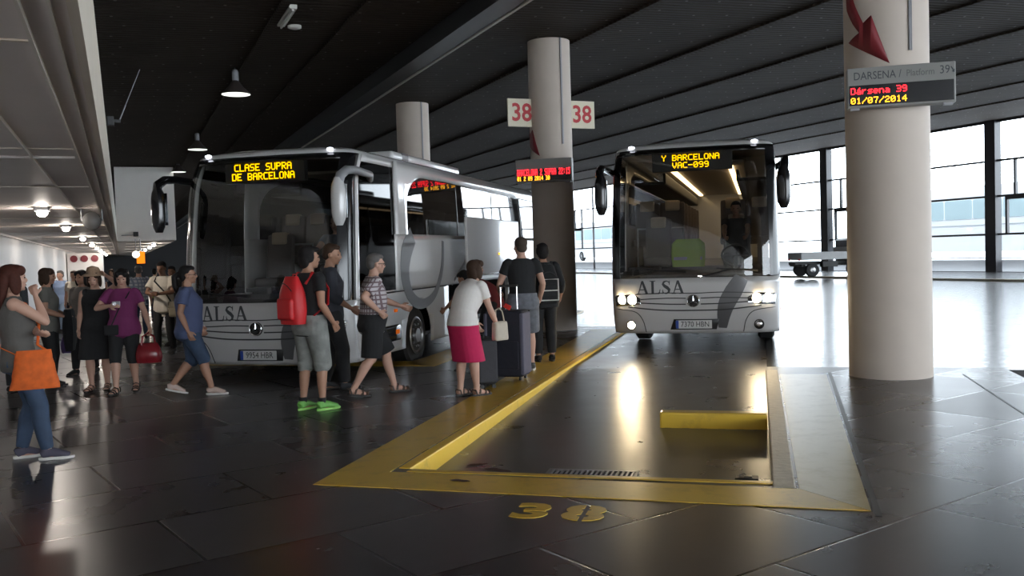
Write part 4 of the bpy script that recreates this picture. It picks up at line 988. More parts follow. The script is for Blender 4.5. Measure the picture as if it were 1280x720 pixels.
# ================================================================== THE PEOPLE
SKIN = {k: mat('skin_'+k, c, 0.55) for k, c in dict(fair=(0.50, 0.29, 0.21), tan=(0.36, 0.19, 0.12), brown=(0.20, 0.10, 0.06)).items()}
HAIR = {k: mat('hair_'+k, c, 0.7, spec=0.2, noise=.35, nscale=60) for k, c in dict(black=(0.012, 0.010, 0.010), brown=(0.045, 0.025, 0.016), auburn=(0.055, 0.016, 0.010), grey=(0.12, 0.11, 0.105), short=(0.06, 0.045, 0.035)).items()}
M['eye'] = mat('eye_dark', (0.02, 0.015, 0.012), 0.2); M['lip'] = mat('lip', (0.30, 0.10, 0.09), 0.5)
_dg = None
def remeshed(mb, voxel, smooth_it=4, scale=1.0, fac=.5):
    me = mb.mesh('tmp'); o = bpy.data.objects.new('tmp', me); COL.objects.link(o)
    r = o.modifiers.new('r', 'REMESH'); r.mode = 'VOXEL'; r.voxel_size = voxel; r.use_smooth_shade = True
    if smooth_it: s = o.modifiers.new('s', 'SMOOTH'); s.factor = fac; s.iterations = smooth_it
    dg = bpy.context.evaluated_depsgraph_get(); dg.update()
    out = bpy.data.meshes.new_from_object(o.evaluated_get(dg)); bpy.data.objects.remove(o); bpy.data.meshes.remove(me)
    n = len(out.vertices); co = np.empty(n*3, dtype=np.float32); out.vertices.foreach_get('co', co); out.vertices.foreach_set('co', co*scale)
    for p in out.polygons: p.use_smooth = True
    out.update(); return out
def ik(A, Cc, a, b, pole):
    d = Cc-A; L = min(d.length, (a+b)*.998)
    dn = d.normalized(); C2 = A+dn*L
    x = (a*a-b*b+L*L)/(2*L); h = math.sqrt(max(0, a*a-x*x))
    pv = pole-dn*pole.dot(dn); pv = pv.normalized() if pv.length > 1e-6 else Vector((0, 1, 0))
    return A+dn*x+pv*h, C2
class Person:
    """a figure laid out at 1.70 m and scaled; local +Y is where it faces, +X its right-hand side"""
    def __init__(s, label, feet, head_px=None, az=180, H=1.70, female=False, bulk=1.0, lean=0.0, twist=0.0, rfoot=(.10, 0), lfoot=(-.10, 0), rlift=0, llift=0,
                 rhand=None, lhand=None, rpole=None, lpole=None, hyaw=0.0, hpitch=0.0, skin='fair', voxel=0.008, curl=.5, belly=0.0, drop=0.0, seated=False, z=0.0, toe=(8, 8), rcurl=None, lcurl=None, pelvis=None):
        s.voxel = voxel; s.bulk = bulk; s.female = female; s.k = k = H/1.70; s.sk = SKIN[skin]; s.belly = belly
        s.root = thing('person', label, 'person', feet, -math.radians(az))
        V = Vector
        s.lean = math.radians(lean); s.twist = math.radians(twist)
        hw = .088 if not female else .092
        ra, la = V((rfoot[0], rfoot[1], .085+rlift)), V((lfoot[0], lfoot[1], .085+llift))
        hz = .905-drop
        if not seated:
            for f in (ra, la):
                hx = hw if f is ra else -hw
                d2 = (f.x-hx)**2+f.y**2; hz = min(hz, f.z+math.sqrt(max(.01, .815**2-d2)))
        s.hz = hz; s.pel = V((0, 0, hz)) if pelvis is None else V(pelvis)
        s.hip = {1: s.pel+V((hw, 0, 0)), -1: s.pel+V((-hw, 0, 0))}
        s.ank = {1: ra, -1: la}; s.knee = {}
        for sg in (1, -1): s.knee[sg], s.ank[sg] = ik(s.hip[sg], s.ank[sg], .42, .40, V((sg*.12, 1, 0)))
        s.toe = {1: math.radians(toe[0]), -1: math.radians(-toe[1])}
        sw = .178 if not female else .160
        s.sw = sw*(1+(bulk-1)*.4)
        s.sh = {sg: s.T(sg*s.sw, -.005, .485) for sg in (1, -1)}
        s.el = {}; s.wr = {}
        for sg, h, pl in ((1, rhand, rpole), (-1, lhand, lpole)):
            tgt = s.T(sg*(s.sw+.06), .06, -.02) if h is None else V(h)
            pole = V((sg*.35, -1, -.1)) if pl is None else V(pl)
            s.el[sg], s.wr[sg] = ik(s.sh[sg], tgt, .285, .245, pole)
        s.curl = {1: curl if rcurl is None else rcurl, -1: curl if lcurl is None else lcurl}
        # head frame
        s.neck = s.T(0, .0, .545); a = s.lean*.45+math.radians(hpitch)
        s.HR = Matrix.Rotation(s.twist*.5-math.radians(hyaw), 3, 'Z') @ Matrix.Rotation(-a, 3, 'X')
        s.hc = s.neck+(s.T(0, 0, .62)-s.neck).normalized()*.035+s.HR @ V((0, .022, .105))
        s.body()
    def spine(s, q):
        # point and pitch of the spine q metres above the hips
        n = 12; p = Vector((0, 0, 0)); a = 0.0
        if q <= 0: return s.pel+Vector((0, 0, q)), 0.0
        for i in range(n):
            u = (i+.5)/n*q; a = s.lean*min(1, u/.28); p += Vector((0, math.sin(a), math.cos(a)))*(q/n)
        return s.pel+p, s.lean*min(1, q/.28)
    def T(s, x, y, q):
        p, a = s.spine(q); tw = s.twist*max(0, min(1, q/.45)); X = math.cos(tw)*x-math.sin(tw)*y; Y = math.sin(tw)*x+math.cos(tw)*y
        return p+Vector((X, Y*math.cos(a), -Y*math.sin(a)))
    def H(s, x, y, z): return s.hc+s.HR @ Vector((x, y, z))
    def torso_rings(s, off=0.0, lo=-.10, hi=.56, top_open=None):
        b = s.bulk; f = s.female; be = s.belly
        prof = [(-.12, .150*b, .105*b, -.005), (-.04, (.178 if f else .165)*b, .122*b, -.008), (.05, (.168 if f else .158)*b, .112*b+be*.35, be*.4), (.15, (.138 if f else .150)*b, .100*b+be*.55, be*.55),
                (.27, (.145 if f else .158)*b, .108*b+be*.3+(.012 if f else 0), .008+be*.3), (.36, (.152 if f else .172)*b, .115*b+(.018 if f else 0), .010), (.44, s.sw*.97, .090*b, -.004), (.485, s.sw*.80, .070, -.010), (.52, .085, .058, -.012), (.56, .055, .056, -.004)]
        qs = [lo+(hi-lo)*i/16 for i in range(17)]; rings = []
        for q in qs:
            for i in range(len(prof)-1):
                if prof[i][0] <= q <= prof[i+1][0] or i == len(prof)-2:
                    u = max(0, min(1, (q-prof[i][0])/(prof[i+1][0]-prof[i][0]))); e = [prof[i][j]*(1-u)+prof[i+1][j]*u for j in range(4)]; break
            rx, ry, cy = e[1]+off, e[2]+off, e[3]
            rings.append([s.T(rx*math.copysign(abs(math.cos(2*PI*k/24))**.85, math.cos(2*PI*k/24)), cy+ry*math.sin(2*PI*k/24), q) for k in range(24)])
        return rings
    def hand(s, mb, sg):
        e, w = s.el[sg], s.wr[sg]; d = (w-e).normalized(); c = s.curl[sg]
        inward = Vector((-sg, 0.25, 0)); pn = (inward-d*inward.dot(d)).normalized()      # palm normal
        sd = d.cross(pn).normalized(); fwd = Vector((0, 1, .2))
        if sd.dot(fwd) < 0: sd = -sd                                                         # side of the thumb
        p0 = w; p1 = w+d*.045+pn*.004; p2 = w+d*.088+pn*.010
        mb.tube([p0-d*.02, p0+d*.02, p1, p2], [(.024, .024), (.028, .020), (.030, .017), (.026, .014)], 10)
        for o in (-.026, -.009, .009, .026): mb.tube([w+d*.03+sd*o*.7, p2+sd*o], [.014, .012], 8)
        for i, (o, L) in enumerate(((.030, .070), (.010, .078), (-.010, .072), (-.029, .056))):
            q = p2+sd*o; dd = d.copy(); pts = [q-d*.01, q]; a = 0
            for j, fr in enumerate((.45, .32, .23)):
                a += c*(.55+.35*j); dd = d*math.cos(a)+pn*math.sin(a)+sd*o*.9; q = q+dd.normalized()*L*fr; pts.append(q)
            mb.tube(pts, [.0105, .0105, .0098, .009, .0078], 8); mb.ell(pts[-1], (.0078, .0078, .0078), None, 8, 5)
        t0 = w+d*.025+sd*.022; t1 = t0+(d*.55+sd*.75+pn*.25).normalized()*.036; t2 = t1+(d*.85+sd*.2+pn*(.3+c*.6)).normalized()*.032; t3 = t2+(d*.85+pn*(.3+c*.7)).normalized()*.024
        mb.tube([t0-d*.008, t0, t1, t2, t3], [.013, .014, .0125, .0105, .0085], 8)
        s.hold = getattr(s, 'hold', {}); s.hold[sg] = p2+pn*.03
    def body(s):
        V = Vector; mb = MB(); b = s.bulk; bl = 1+(b-1)*.6
        mb.loft(s.torso_rings())
        mb.tube([s.T(0, -.004, .50), s.neck+(s.H(0, -.02, -.06)-s.neck)*.4, s.H(0, -.018, -.05)], [.060*bl, .054*bl, .054], 14)
        # head: skull, face wedge, jaw, nose, ears
        R = s.HR; E = lambda c, r, rot=None: mb.ell(s.H(*c), r, R if rot is None else R @ rot, 16, 11)
        E((0, -.012, .030), (.075, .093, .085)); E((0, .020, -.015), (.062, .072, .092)); E((0, .038, -.070), (.044, .048, .040)); E((0, .072, -.094), (.018, .014, .014))
        mb.tube([s.H(0, .083, .018), s.H(0, .104, -.022), s.H(0, .098, -.034)], [.010, .0135, .012], 8); E((.011, .094, -.031), (.009, .010, .008)); E((-.011, .094, -.031), (.009, .010, .008))
        E((0, .082, .024), (.045, .014, .012)); E((0, .084, -.058), (.022, .011, .011))
        for sg in (1, -1): E((sg*.076, -.008, -.012), (.010, .020, .030)); E((sg*.040, .066, -.022), (.020, .018, .020))
        for sg in (1, -1):
            sh, e, w = s.sh[sg], s.el[sg], s.wr[sg]
            fa = 1.0 if not s.female else .90
            mb.ell(sh+V((-sg*.01, 0, -.012)), (.060*fa*bl, .062*fa*bl, .062*fa*bl))
            m1 = sh.lerp(e, .45); mb.tube([sh, sh.lerp(e, .2), m1, sh.lerp(e, .8), e], [.050*fa*bl, .053*fa*bl, .050*fa*bl, .042*fa*bl, .039*fa*bl], 14); mb.ell(e, (.039*fa*bl,)*3)
            mb.tube([e, e.lerp(w, .25), e.lerp(w, .6), w], [.038*fa*bl, .042*fa*bl, .035*fa*bl, .025*fa], 14)
            s.hand(mb, sg)
            h, kn, an = s.hip[sg], s.knee[sg], s.ank[sg]
            mb.ell(h+V((sg*.005, -.012, -.03)), (.088*bl, .100*bl, .10*bl))
            mb.tube([h+V((0, 0, .02)), h.lerp(kn, .2), h.lerp(kn, .55), h.lerp(kn, .85), kn], [.084*bl, .086*bl, .072*bl, .058*bl, .055*bl], 16); mb.ell(kn+V((0, .006, 0)), (.054*bl, .056*bl, .062))
            d = (an-kn).normalized(); bk = V((0, -1, 0)); bk = (bk-d*bk.dot(d)).normalized()
            mb.tube([kn, kn.lerp(an, .28)+bk*.014, kn.lerp(an, .5)+bk*.010, kn.lerp(an, .8), an], [.052*bl, .058*bl, .051*bl, .037*bl, .034*bl], 16)
            f = s.foot_fn(sg)
            mb.tube([f(0, -.045, -.035), f(0, .0, -.028), f(0, .07, -.040), f(.004, .135, -.055), f(.004, .175, -.062)], [(.034, .038), (.038, .045), (.040, .036), (.043, .024), (.034, .016)], 12); mb.ell(an+V((0, 0, -.01)), (.036, .040, .036))
        o = link('body', remeshed(mb, s.voxel, 3, s.k), s.sk, s.root)
        s.face()
    def foot_fn(s, sg):
        an, kn = s.ank[sg], s.knee[sg]; t = s.toe[sg]; lift = an.z-.085; pit = max(-.3, min(1.1, lift*5.0))
        R = Matrix.Rotation(-t, 3, 'Z') @ Matrix.Rotation(-pit, 3, 'X')
        return lambda x, y, z: an+R @ Vector((x*sg, y, z))
    def sc(s, o):
        me = o.data; 
        for v in me.vertices: v.co = v.co*s.k
        return o
    def face(s):
        mb = MB()
        for sg in (1, -1): mb.ell(s.H(sg*.031, .079, .004), (.011, .008, .0075), s.HR, 8, 6)
        s.sc(mb.build('eyes', M['eye'], s.root, True))
        mb = MB(); mb.ell(s.H(0, .090, -.060), (.021, .007, .0075), s.HR, 10, 6); s.sc(mb.build('lips', M['lip'], s.root, True))
    def hair(s, style, col):
        mb = MB(); R = s.HR; E = lambda c, r: mb.ell(s.H(*c), r, R, 18, 12)
        E((0, -.030, .046), (.084, .092, .084))
        if style != 'crop': E((0, .012, .085), (.066, .072, .040)); E((0, -.06, .0), (.076, .058, .075))
        if style in ('short', 'crop'): E((0, -.058, -.015), (.073, .052, .062)); 
        if style == 'shaggy':
            E((0, -.065, -.03), (.085, .055, .08))
            for sg in (1, -1): E((sg*.07, -.02, .01), (.022, .045, .06)); E((sg*.03, .05, .088), (.04, .05, .025))
        if style == 'bob':
            for sg in (1, -1): E((sg*.075, -.012, -.025), (.026, .05, .095)); E((sg*.05, .045, .065), (.035, .045, .045))
            E((0, -.07, -.04), (.085, .05, .10))
        if style == 'long':
            for sg in (1, -1): E((sg*.074, -.012, -.03), (.026, .052, .11)); E((sg*.048, .046, .068), (.036, .046, .046))
            q = s.T(0, -.085*s.bulk-.02, .42); p = s.H(0, -.085, -.02)
            mb.tube([s.H(0, -.07, .04), p, p.lerp(q, .5), q, q+Vector((0, -.01, -.10))], [(.07, .05), (.085, .05), (.09, .042), (.08, .035), (.03, .015)], 16)
        if style == 'bun':
            E((0, -.06, -.02), (.075, .05, .07)); E((0, -.125, .03), (.045, .04, .045))
        if style == 'ponytail':
            E((0, -.06, -.02), (.075, .05, .07)); p = s.H(0, -.12, .03); mb.tube([p, p+Vector((0, -.05, -.05)), p+Vector((0, -.05, -.16)), p+Vector((0, -.03, -.26))], [.025, .04, .035, .012], 10)
        link('hair', remeshed(mb, .008, 3, s.k), HAIR[col], s.root)
    def glasses(s):
        mb = MB()
        for sg in (1, -1):
            c = (sg*.032, .098, .004); ring = [s.H(c[0]+.024*math.cos(2*PI*k/14), c[1]-.004*abs(math.cos(2*PI*k/14)), c[2]+.017*math.sin(2*PI*k/14)) for k in range(15)]
            mb.tube(ring, .003, 5, False); mb.tube([s.H(sg*.056, .093, .006), s.H(sg*.077, .05, .006), s.H(sg*.080, -.01, .0)], .003, 5)
        mb.tube([s.H(-.009, .102, .006), s.H(.009, .102, .006)], .003, 5); s.sc(mb.build('glasses', M['black'], s.root))
    def top(s, m, sleeve=.45, lo=-.10, off=.018, name='shirt', hi=.535, loose=0.0, vneck=False, flare=0.0):
        mb = MB(); rings = s.torso_rings(off, lo, hi)
        n = len(rings)
        for i, r in enumerate(rings):
            fl = 1+flare*max(0, 1-i/6); c = sum(r, Vector())/len(r)
            rings[i] = [c+(p-c)*fl for p in r]
        mb.loft(rings); fa = 1.0 if not s.female else .90; bl = 1+(s.bulk-1)*.6
        for sg in (1, -1):
            sh, e, w = s.sh[sg], s.el[sg], s.wr[sg]; r0 = .050*fa*bl+off*.65+loose*.5
            if sleeve <= 0: mb.ell(sh+Vector((-sg*.035, 0, .0)), (.05, .068*bl, .062)); continue
            mb.ell(sh+Vector((-sg*.012, 0, -.010)), (.056*fa*bl+off*.55,)*3)
            if sleeve <= 1: mb.tube([sh, sh.lerp(e, .4*sleeve), sh.lerp(e, sleeve)], [r0, r0, r0-.002+loose], 16)
            else:
                mb.tube([sh, sh.lerp(e, .5), e], [r0, r0-.002, r0-.010], 16); mb.ell(e, (r0-.010,)*3); u = min(.97, sleeve-1); mb.tube([e, e.lerp(w, u*.5), e.lerp(w, u)], [r0-.010, r0-.012, r0-.018+loose], 16)
        return link(name, remeshed(mb, max(s.voxel, .009), 3, s.k), m, s.root)
    def legs(s, m, frac=1.0, off=.014, flare=0.0, name='trousers', hi=.10):
        """frac 0..1 thigh, 1..2 shin"""
        mb = MB(); bl = 1+(s.bulk-1)*.6; mb.loft(s.torso_rings(off, -.11, hi))
        for sg in (1, -1):
            h, kn, an = s.hip[sg], s.knee[sg], s.ank[sg]; V = Vector
            mb.ell(h+V((sg*.005, -.012, -.03)), (.088*bl+off, .100*bl+off, .10*bl+off))
            if frac <= 1: mb.tube([h+V((0, 0, .02)), h.lerp(kn, .3*frac), h.lerp(kn, .7*frac), h.lerp(kn, frac)], [.086*bl+off, .086*bl+off, .078*bl+off+flare*.6, .072*bl+off+flare], 18)
            else:
                mb.tube([h+V((0, 0, .02)), h.lerp(kn, .3), h.lerp(kn, .7), kn], [.086*bl+off, .084*bl+off, .068*bl+off, .060*bl+off], 18); mb.ell(kn, (.060*bl+off,)*3)
                d = (an-kn).normalized(); bk = V((0, -1, 0)); bk = (bk-d*bk.dot(d)).normalized(); u = frac-1
                mb.tube([kn, kn.lerp(an, u*.35)+bk*.012, kn.lerp(an, u*.7)+bk*.006, kn.lerp(an, u)], [.060*bl+off, .060*bl+off, .052*bl+off, max(.040, .060-.022*u)*bl+off+flare], 18)
        return link(name, remeshed(mb, max(s.voxel, .009), 3, s.k), m, s.root)
    def skirt(s, m, length=.48, flare=1.12, name='skirt'):
        rings = []; b = s.bulk
        for i in range(13):
            u = i/12; q = .10-u*(length+.10); wdt = 1+(flare-1)*u
            base = s.torso_rings(.008+.014*min(1, u*3), max(q, -.08), max(q, -.08)+.001)[0]; c = sum(base, Vector())/24
            kx = sum((s.knee[sg]-s.hip[sg]).y for sg in (1, -1))/2*max(0, -q)/.42
            rings.append([Vector((c.x+(p.x-c.x)*wdt, c.y+(p.y-c.y)*wdt+kx+.006*math.sin(5*k)*u, s.pel.z+q)) for k, p in enumerate(base)])
        mb = MB(); mb.loft(rings); return link(name, remeshed(mb, .010, 2, s.k), m, s.root)
    def shoes(s, m, sole, style='sneaker'):
        for sg in (1, -1):
            f = s.foot_fn(sg)
            def outline(z, gx, gy0, gy1): return [f(gx*.047*math.cos(2*PI*k/20)*(1 if math.sin(2*PI*k/20) > 0 else .80)+.004, (gy0+gy1)/2+(gy1-gy0)/2*math.sin(2*PI*k/20), z) for k in range(20)]
            so = MB(); so.loft([outline(-.085, .95, -.068, .205), outline(-.080, 1.03, -.073, .212), outline(-.062, 1.03, -.073, .212), outline(-.060, .95, -.068, .205)])
            if style == 'sandal':
                o = s.sc(so.build('sandal_sole', sole, s.root)); st = MB()
                for y0, zt in ((.10, -.022), (.155, -.034)): st.tube([f(-.045, y0, -.062), f(-.03, y0+.008, zt-.004), f(0, y0+.012, zt+.006), f(.03, y0+.008, zt-.004), f(.048, y0, -.062)], [(.006, .016)]*5, 8)
                st.tube([f(-.045, -.02, -.06), f(-.042, -.035, -.01), f(0, -.062, .0), f(.042, -.035, -.01), f(.045, -.02, -.06)], [(.006, .011)]*5, 8); st.tube([f(-.042, .02, -.055), f(-.036, .03, -.01), f(0, .045, .012), f(.036, .03, -.01), f(.042, .02, -.055)], [(.006, .014)]*5, 8)
                s.sc(st.build('sandal_strap', m, s.root)); continue
            hi = .0 if style == 'sneaker' else -.012
            mb = MB(); mb.tube([f(.002, -.050, -.040), f(.002, -.02, -.024), f(.002, .04, -.024), f(.004, .11, -.042), f(.004, .175, -.056)], [(.038, .040), (.043, .046), (.045, .042), (.048, .032), (.038, .022)], 16)
            mb.tube([f(.0, -.012, -.05), f(0, -.012, .012+hi)], [.046, .043], 14)
            sh = link('shoe', remeshed(mb, .008, 2, s.k), m, s.root); s.sc(so.build('sole', sole, sh))
            if style == 'sneaker':
                lc = MB()
                for j in range(4): y = .03+.028*j; z = .020-.013*j-.004*j; lc.tube([f(-.024, y, z-.006), f(.002, y+.004, z+.002), f(.026, y, z-.006)], .004, 6)
                s.sc(lc.build('laces', sole, sh))
    def hat(s, m):
        mb = MB(); prof_ = [(.085, .03), (.084, .085), (.07, .12), (.03, .128), (.001, .128)]
        rings = [[s.H(r*math.cos(2*PI*k/28), r*1.1*math.sin(2*PI*k/28)-.018, z+.018*math.sin(2*PI*k/28)) for k in range(28)] for r, z in [(.090, .075), (.150, .052), (.153, .058), (.094, .085), (.090, .125), (.074, .165), (.03, .175)]]
        mb.loft(rings); o = s.sc(mb.build('straw_hat', m, s.root, True)); return o
    def strap(s, pts, r, m, name='strap', parent=None):
        mb = MB(); mb.tube(pts, r, 8); o = mb.build(name, m, parent or s.root); return s.sc(o)
    def world(s, p):
        a = s.root.rotation_euler.z; p = p*s.k; c, si = math.cos(a), math.sin(a)
        return Vector(s.root.location)+Vector((p.x*c-p.y*si, p.x*si+p.y*c, p.z))
    def child_thing(s, name, label, cat, p, drz=0.0):
        return thing(name, label, cat, s.world(p), s.root.rotation_euler.z+drz)
def fab(n, c, r=.85, noise=.12, ns=20): return mat(n, c, r, noise=noise, nscale=ns, bump=.15)
def cam_H(foot, top_y, x):
    # height that puts the top of the head at image row top_y
    P = at_depth(x, top_y, foot.y); return P.z
jeans = mat('blue_denim', (0.032, 0.055, 0.10), .8, noise=.45, nscale=9); navy = fab('navy_cloth', (0.018, 0.022, 0.04)); blackc = fab('black_cloth', (0.010, 0.010, 0.011)); charcoal = fab('charcoal_cloth', (0.03, 0.032, 0.036))
whitec = fab('white_cotton', (0.74, 0.70, 0.66), .8, .04); olive = fab('olive_grey_cloth', (0.13, 0.125, 0.11)); rub = mat('pale_rubber', (0.62, 0.60, 0.56), .6); darkrub = mat('dark_rubber', (0.02, 0.018, 0.016), .6); brownl = mat('brown_leather', (0.055, 0.028, 0.016), .5)

# ---- woman at the left edge, hand at her chin
f = (ground(13, 584)+ground(45, 568))/2; Hh = 1.66
w1 = Person('woman with auburn hair and orange bag at the left edge, arm across, hand to chin', f, az=58, H=Hh, female=True, bulk=1.06, lean=-3, rfoot=(.10, .18), lfoot=(-.12, .0), rhand=(.075, .150, 1.41), rpole=(.35, .6, -1), lhand=(.17, .15, 1.10), lpole=(-.6, .3, -.6), hpitch=-2, toe=(12, 4), rcurl=1.1, lcurl=.5, hyaw=-14)
w1.hair('long', 'auburn'); w1.top(fab('grey_brown_knit', (0.085, 0.078, 0.07)), sleeve=0, lo=-.10, off=.016, name='tank_top'); w1.legs(jeans, 1.97, .010, name='jeans'); w1.shoes(mat('dark_canvas', (0.06, 0.055, 0.08), .8), rub)
bag = w1.child_thing('shoulder_bag', 'bright orange patterned cloth shoulder bag on the auburn-haired woman', 'bag', Vector((.235, .10, .80)), math.radians(82))
M['orange_cloth'] = mat('orange_patterned_cloth', (0.62, 0.11, 0.012), .8, noise=.45, nscale=16)
mb = MB(); rings = []
for i in range(9):
    u = i/8; hw_ = .185-.06*u; dp = .055*math.sin(PI*min(1, u*.85+.12))**.6; rings.append([Vector((hw_*math.copysign(abs(math.cos(2*PI*k/24))**.45, math.cos(2*PI*k/24))+.006*math.sin(3*k+i), dp*math.sin(2*PI*k/24), -.16+.32*u)) for k in range(24)])
mb.loft(rings); auto_smooth(mb.build('bag_body', M['orange_cloth'], bag), 60)
mb = MB(); inv = Matrix.Rotation(-(bag.rotation_euler.z-w1.root.rotation_euler.z), 3, 'Z')
def tobag(p, P=w1, b=bag):
    q = P.world(p)-Vector(b.location); return Matrix.Rotation(-b.rotation_euler.z, 3, 'Z') @ q
mb.tube([(.12, 0, .13), tobag(w1.T(.17, .14, .12)), tobag(w1.T(.02, .175, .28)), tobag(w1.T(-.125, .10, .46)), tobag(w1.T(-.12, -.02, .535)), tobag(w1.T(-.03, -.15, .40)), tobag(w1.T(.14, -.14, .12)), (-.13, 0, .13)], [(.012, .005)]*8, 8); mb.build('strap', M['orange_cloth'], bag)

# ---- people standing behind her
f = ground(64, 484); p2 = Person('person in olive grey top with dark jacket over the arm behind the auburn-haired woman', f, az=70, H=1.60, bulk=1.12, skin='tan', rhand=(.20, .22, 1.02), lhand=(-.16, .24, 1.0), voxel=.010, curl=.8)
p2.hair('bob', 'brown'); p2.top(olive, .6, -.12, .022, flare=.06); p2.legs(blackc, 1.95, .02); p2.shoes(blackc, darkrub)
bg_ = p2.child_thing('draped_jacket', 'black jacket draped over the forearm of the person in olive grey', 'jacket', Vector((.02, .28, .92)))
mb = MB(); rings = []
for i in range(9):
    u = i/8; rings.append([Vector(((.20+.03*math.sin(3*u))*math.copysign(abs(math.cos(2*PI*k/20))**.6, math.cos(2*PI*k/20)), (.045+.035*math.sin(PI*u))*math.sin(2*PI*k/20)+.012*math.sin(4*k), -.38+.56*u)) for k in range(20)])
mb.loft(rings); auto_smooth(mb.build('jacket_body', blackc, bg_), 60); mb = MB(); mb.tube([(-.16, .0, .14), (-.19, .03, -.05), (-.18, .02, -.30)], [.05, .05, .045], 12); mb.build('sleeve', blackc, bg_)
f = ground(22, 492); p2b = Person('dark-haired person mostly hidden behind the auburn-haired woman', f, az=20, H=1.66, skin='tan', voxel=.011)
p2b.hair('short', 'black'); p2b.top(charcoal, 1.9, -.12, .02); p2b.legs(blackc, 1.95, .02); p2b.shoes(blackc, darkrub)

# ---- far people down the corridor
def walker(label, px, fy, top, az, hair, hcol, topm, sleeve, legm, frac, skin='tan', female=False, bulk=1.0, vox=.013, shoe=None, **kw):
    f = ground(px, fy); H_ = max(1.48, min(1.9, cam_H(f, top, px)))
    p = Person(label, f, az=az, H=H_, female=female, bulk=bulk, skin=skin, voxel=vox, **kw)
    if hair: p.hair(hair, hcol)
    p.top(topm, sleeve, -.14, .02); p.legs(legm, frac, .014); p.shoes(shoe or blackc, darkrub); return p
lightblue = fab('pale_blue_cotton', (0.25, 0.34, 0.52)); cream = fab('cream_cotton', (0.55, 0.50, 0.42)); khaki = fab('grey_khaki_cloth', (0.15, 0.135, 0.12)); magenta = fab('magenta_cotton', (0.17, 0.022, 0.10)); paleblue = fab('washed_jeans', (0.22, 0.30, 0.42))
walker('person in pale blue top and pale jeans far along the white wall', 79, 416, 338, 190, 'short', 'grey', lightblue, .6, paleblue, 1.95, 'fair', True, 1.08, lfoot=(-.1, .14), rfoot=(.1, -.1))
walker('person in cream top and dark trousers beyond the straw-hatted woman', 96, 421, 338, 170, 'bun', 'brown', cream, .7, blackc, 1.95, 'fair', True, 1.0, lfoot=(-.1, -.12), rfoot=(.1, .12))
walker('person in dark jacket far down the corridor beside the pale blue figure', 68, 408, 340, 20, 'short', 'brown', charcoal, 1.9, navy, 1.95)
walker('person in grey top far down the corridor behind the plaid shirt', 160, 398, 338, 15, 'short', 'black', charcoal, .5, blackc, 1.95)
walker('person in dark top far down the corridor near the hanging sign', 142, 394, 337, 175, 'bob', 'brown', navy, .5, jeans, 1.95, female=True)
hv = walker('person in hi-vis yellow top far behind the cream-shirted man', 196, 402, 336, 0, 'short', 'black', fab('hi_vis_yellow', (0.35, 0.50, 0.02)), .5, navy, 1.95)
pm = walker('man in pale plaid shirt and jeans walking away down the corridor', 177, 424, 331, -20, 'short', 'grey', plaid('pale_plaid', (0.50, 0.52, 0.58), (0.20, 0.24, 0.32), 42, .55), .6, jeans, 1.95, 'fair', bulk=1.05, vox=.011, lfoot=(-.1, -.14), rfoot=(.1, .14))
walker('person with brown face in dark clothes behind the cream-shirted man', 219, 432, 333, 185, 'short', 'black', blackc, .6, blackc, 1.95, 'brown')
# dark-haired woman with the purple bag
f = ground(108, 468); kd = Person('dark-haired woman in grey khaki top carrying a purple bag', f, az=188, H=1.56, female=True, bulk=1.05, skin='tan', voxel=.011, rfoot=(.1, .12), lfoot=(-.1, -.12), rcurl=1.2)
kd.hair('long', 'black'); kd.top(khaki, .9, -.22, .02, flare=.08); kd.legs(blackc, 1.95, .012); kd.shoes(blackc, darkrub)
def hand_bag(P, sg, name, label, m, w=.30, h=.24, d=.14, hl=.16, drz=0.0):
    hp = P.hold[sg]; b = P.child_thing(name, label, 'bag', hp+Vector((0, 0, -hl-h*.5)), drz)
    mb = MB(); rings = []
    for i in range(9):
        u = i/8; kx = (1-.28*u**2)*(.86+.14*math.sin(PI*u)); ky = math.sin(PI*min(1, .2+u*.75))**.7
        rings.append([Vector((w/2*kx*math.copysign(abs(math.cos(2*PI*k/24))**.6, math.cos(2*PI*k/24)), d/2*ky*math.sin(2*PI*k/24), h*(u-.5))) for k in range(24)])
    mb.loft(rings); auto_smooth(mb.build('bag_body', m, b), 60)
    for sy in (-1, 1):
        mb = MB(); mb.tube([(-w*.24, sy*d*.2, h*.40), (-w*.20, sy*d*.12, h*.5+hl*.6), (0, sy*.006, h*.5+hl), (w*.20, sy*d*.12, h*.5+hl*.6), (w*.24, sy*d*.2, h*.40)], .010, 8); mb.build('handle', m, b)
    mb = MB(); mb.box((0, 0, h*.47), (w*.55, d*.18, .012), .004); mb.build('zip', M['grey'], b); return b
hand_bag(kd, 1, 'tote_bag', 'soft purple bag hanging from the hand of the grey khaki woman', fab('purple_cloth', (0.085, 0.05, 0.17)), .30, .27, .16, .14, PI/2*.1)
# straw-hatted woman in black dress, arm raised to her hat
f = ground(125, 488); ht_ = Person('woman in straw hat and black dress raising an arm to her hat', f, az=172, H=1.56, female=True, bulk=1.12, skin='fair', voxel=.010, lhand=(-.17, .06, 1.62), lpole=(-1, .8, .2), rfoot=(.09, .05), lfoot=(-.09, -.06), hpitch=12)
ht_.hair('bob', 'brown'); ht_.hat(mat('straw', (0.34, 0.22, 0.14), .8, noise=.3, nscale=40)); ht_.top(blackc, 0, -.10, .018, name='dress_top'); ht_.skirt(blackc, .44, 1.25); ht_.shoes(brownl, darkrub, 'sandal')
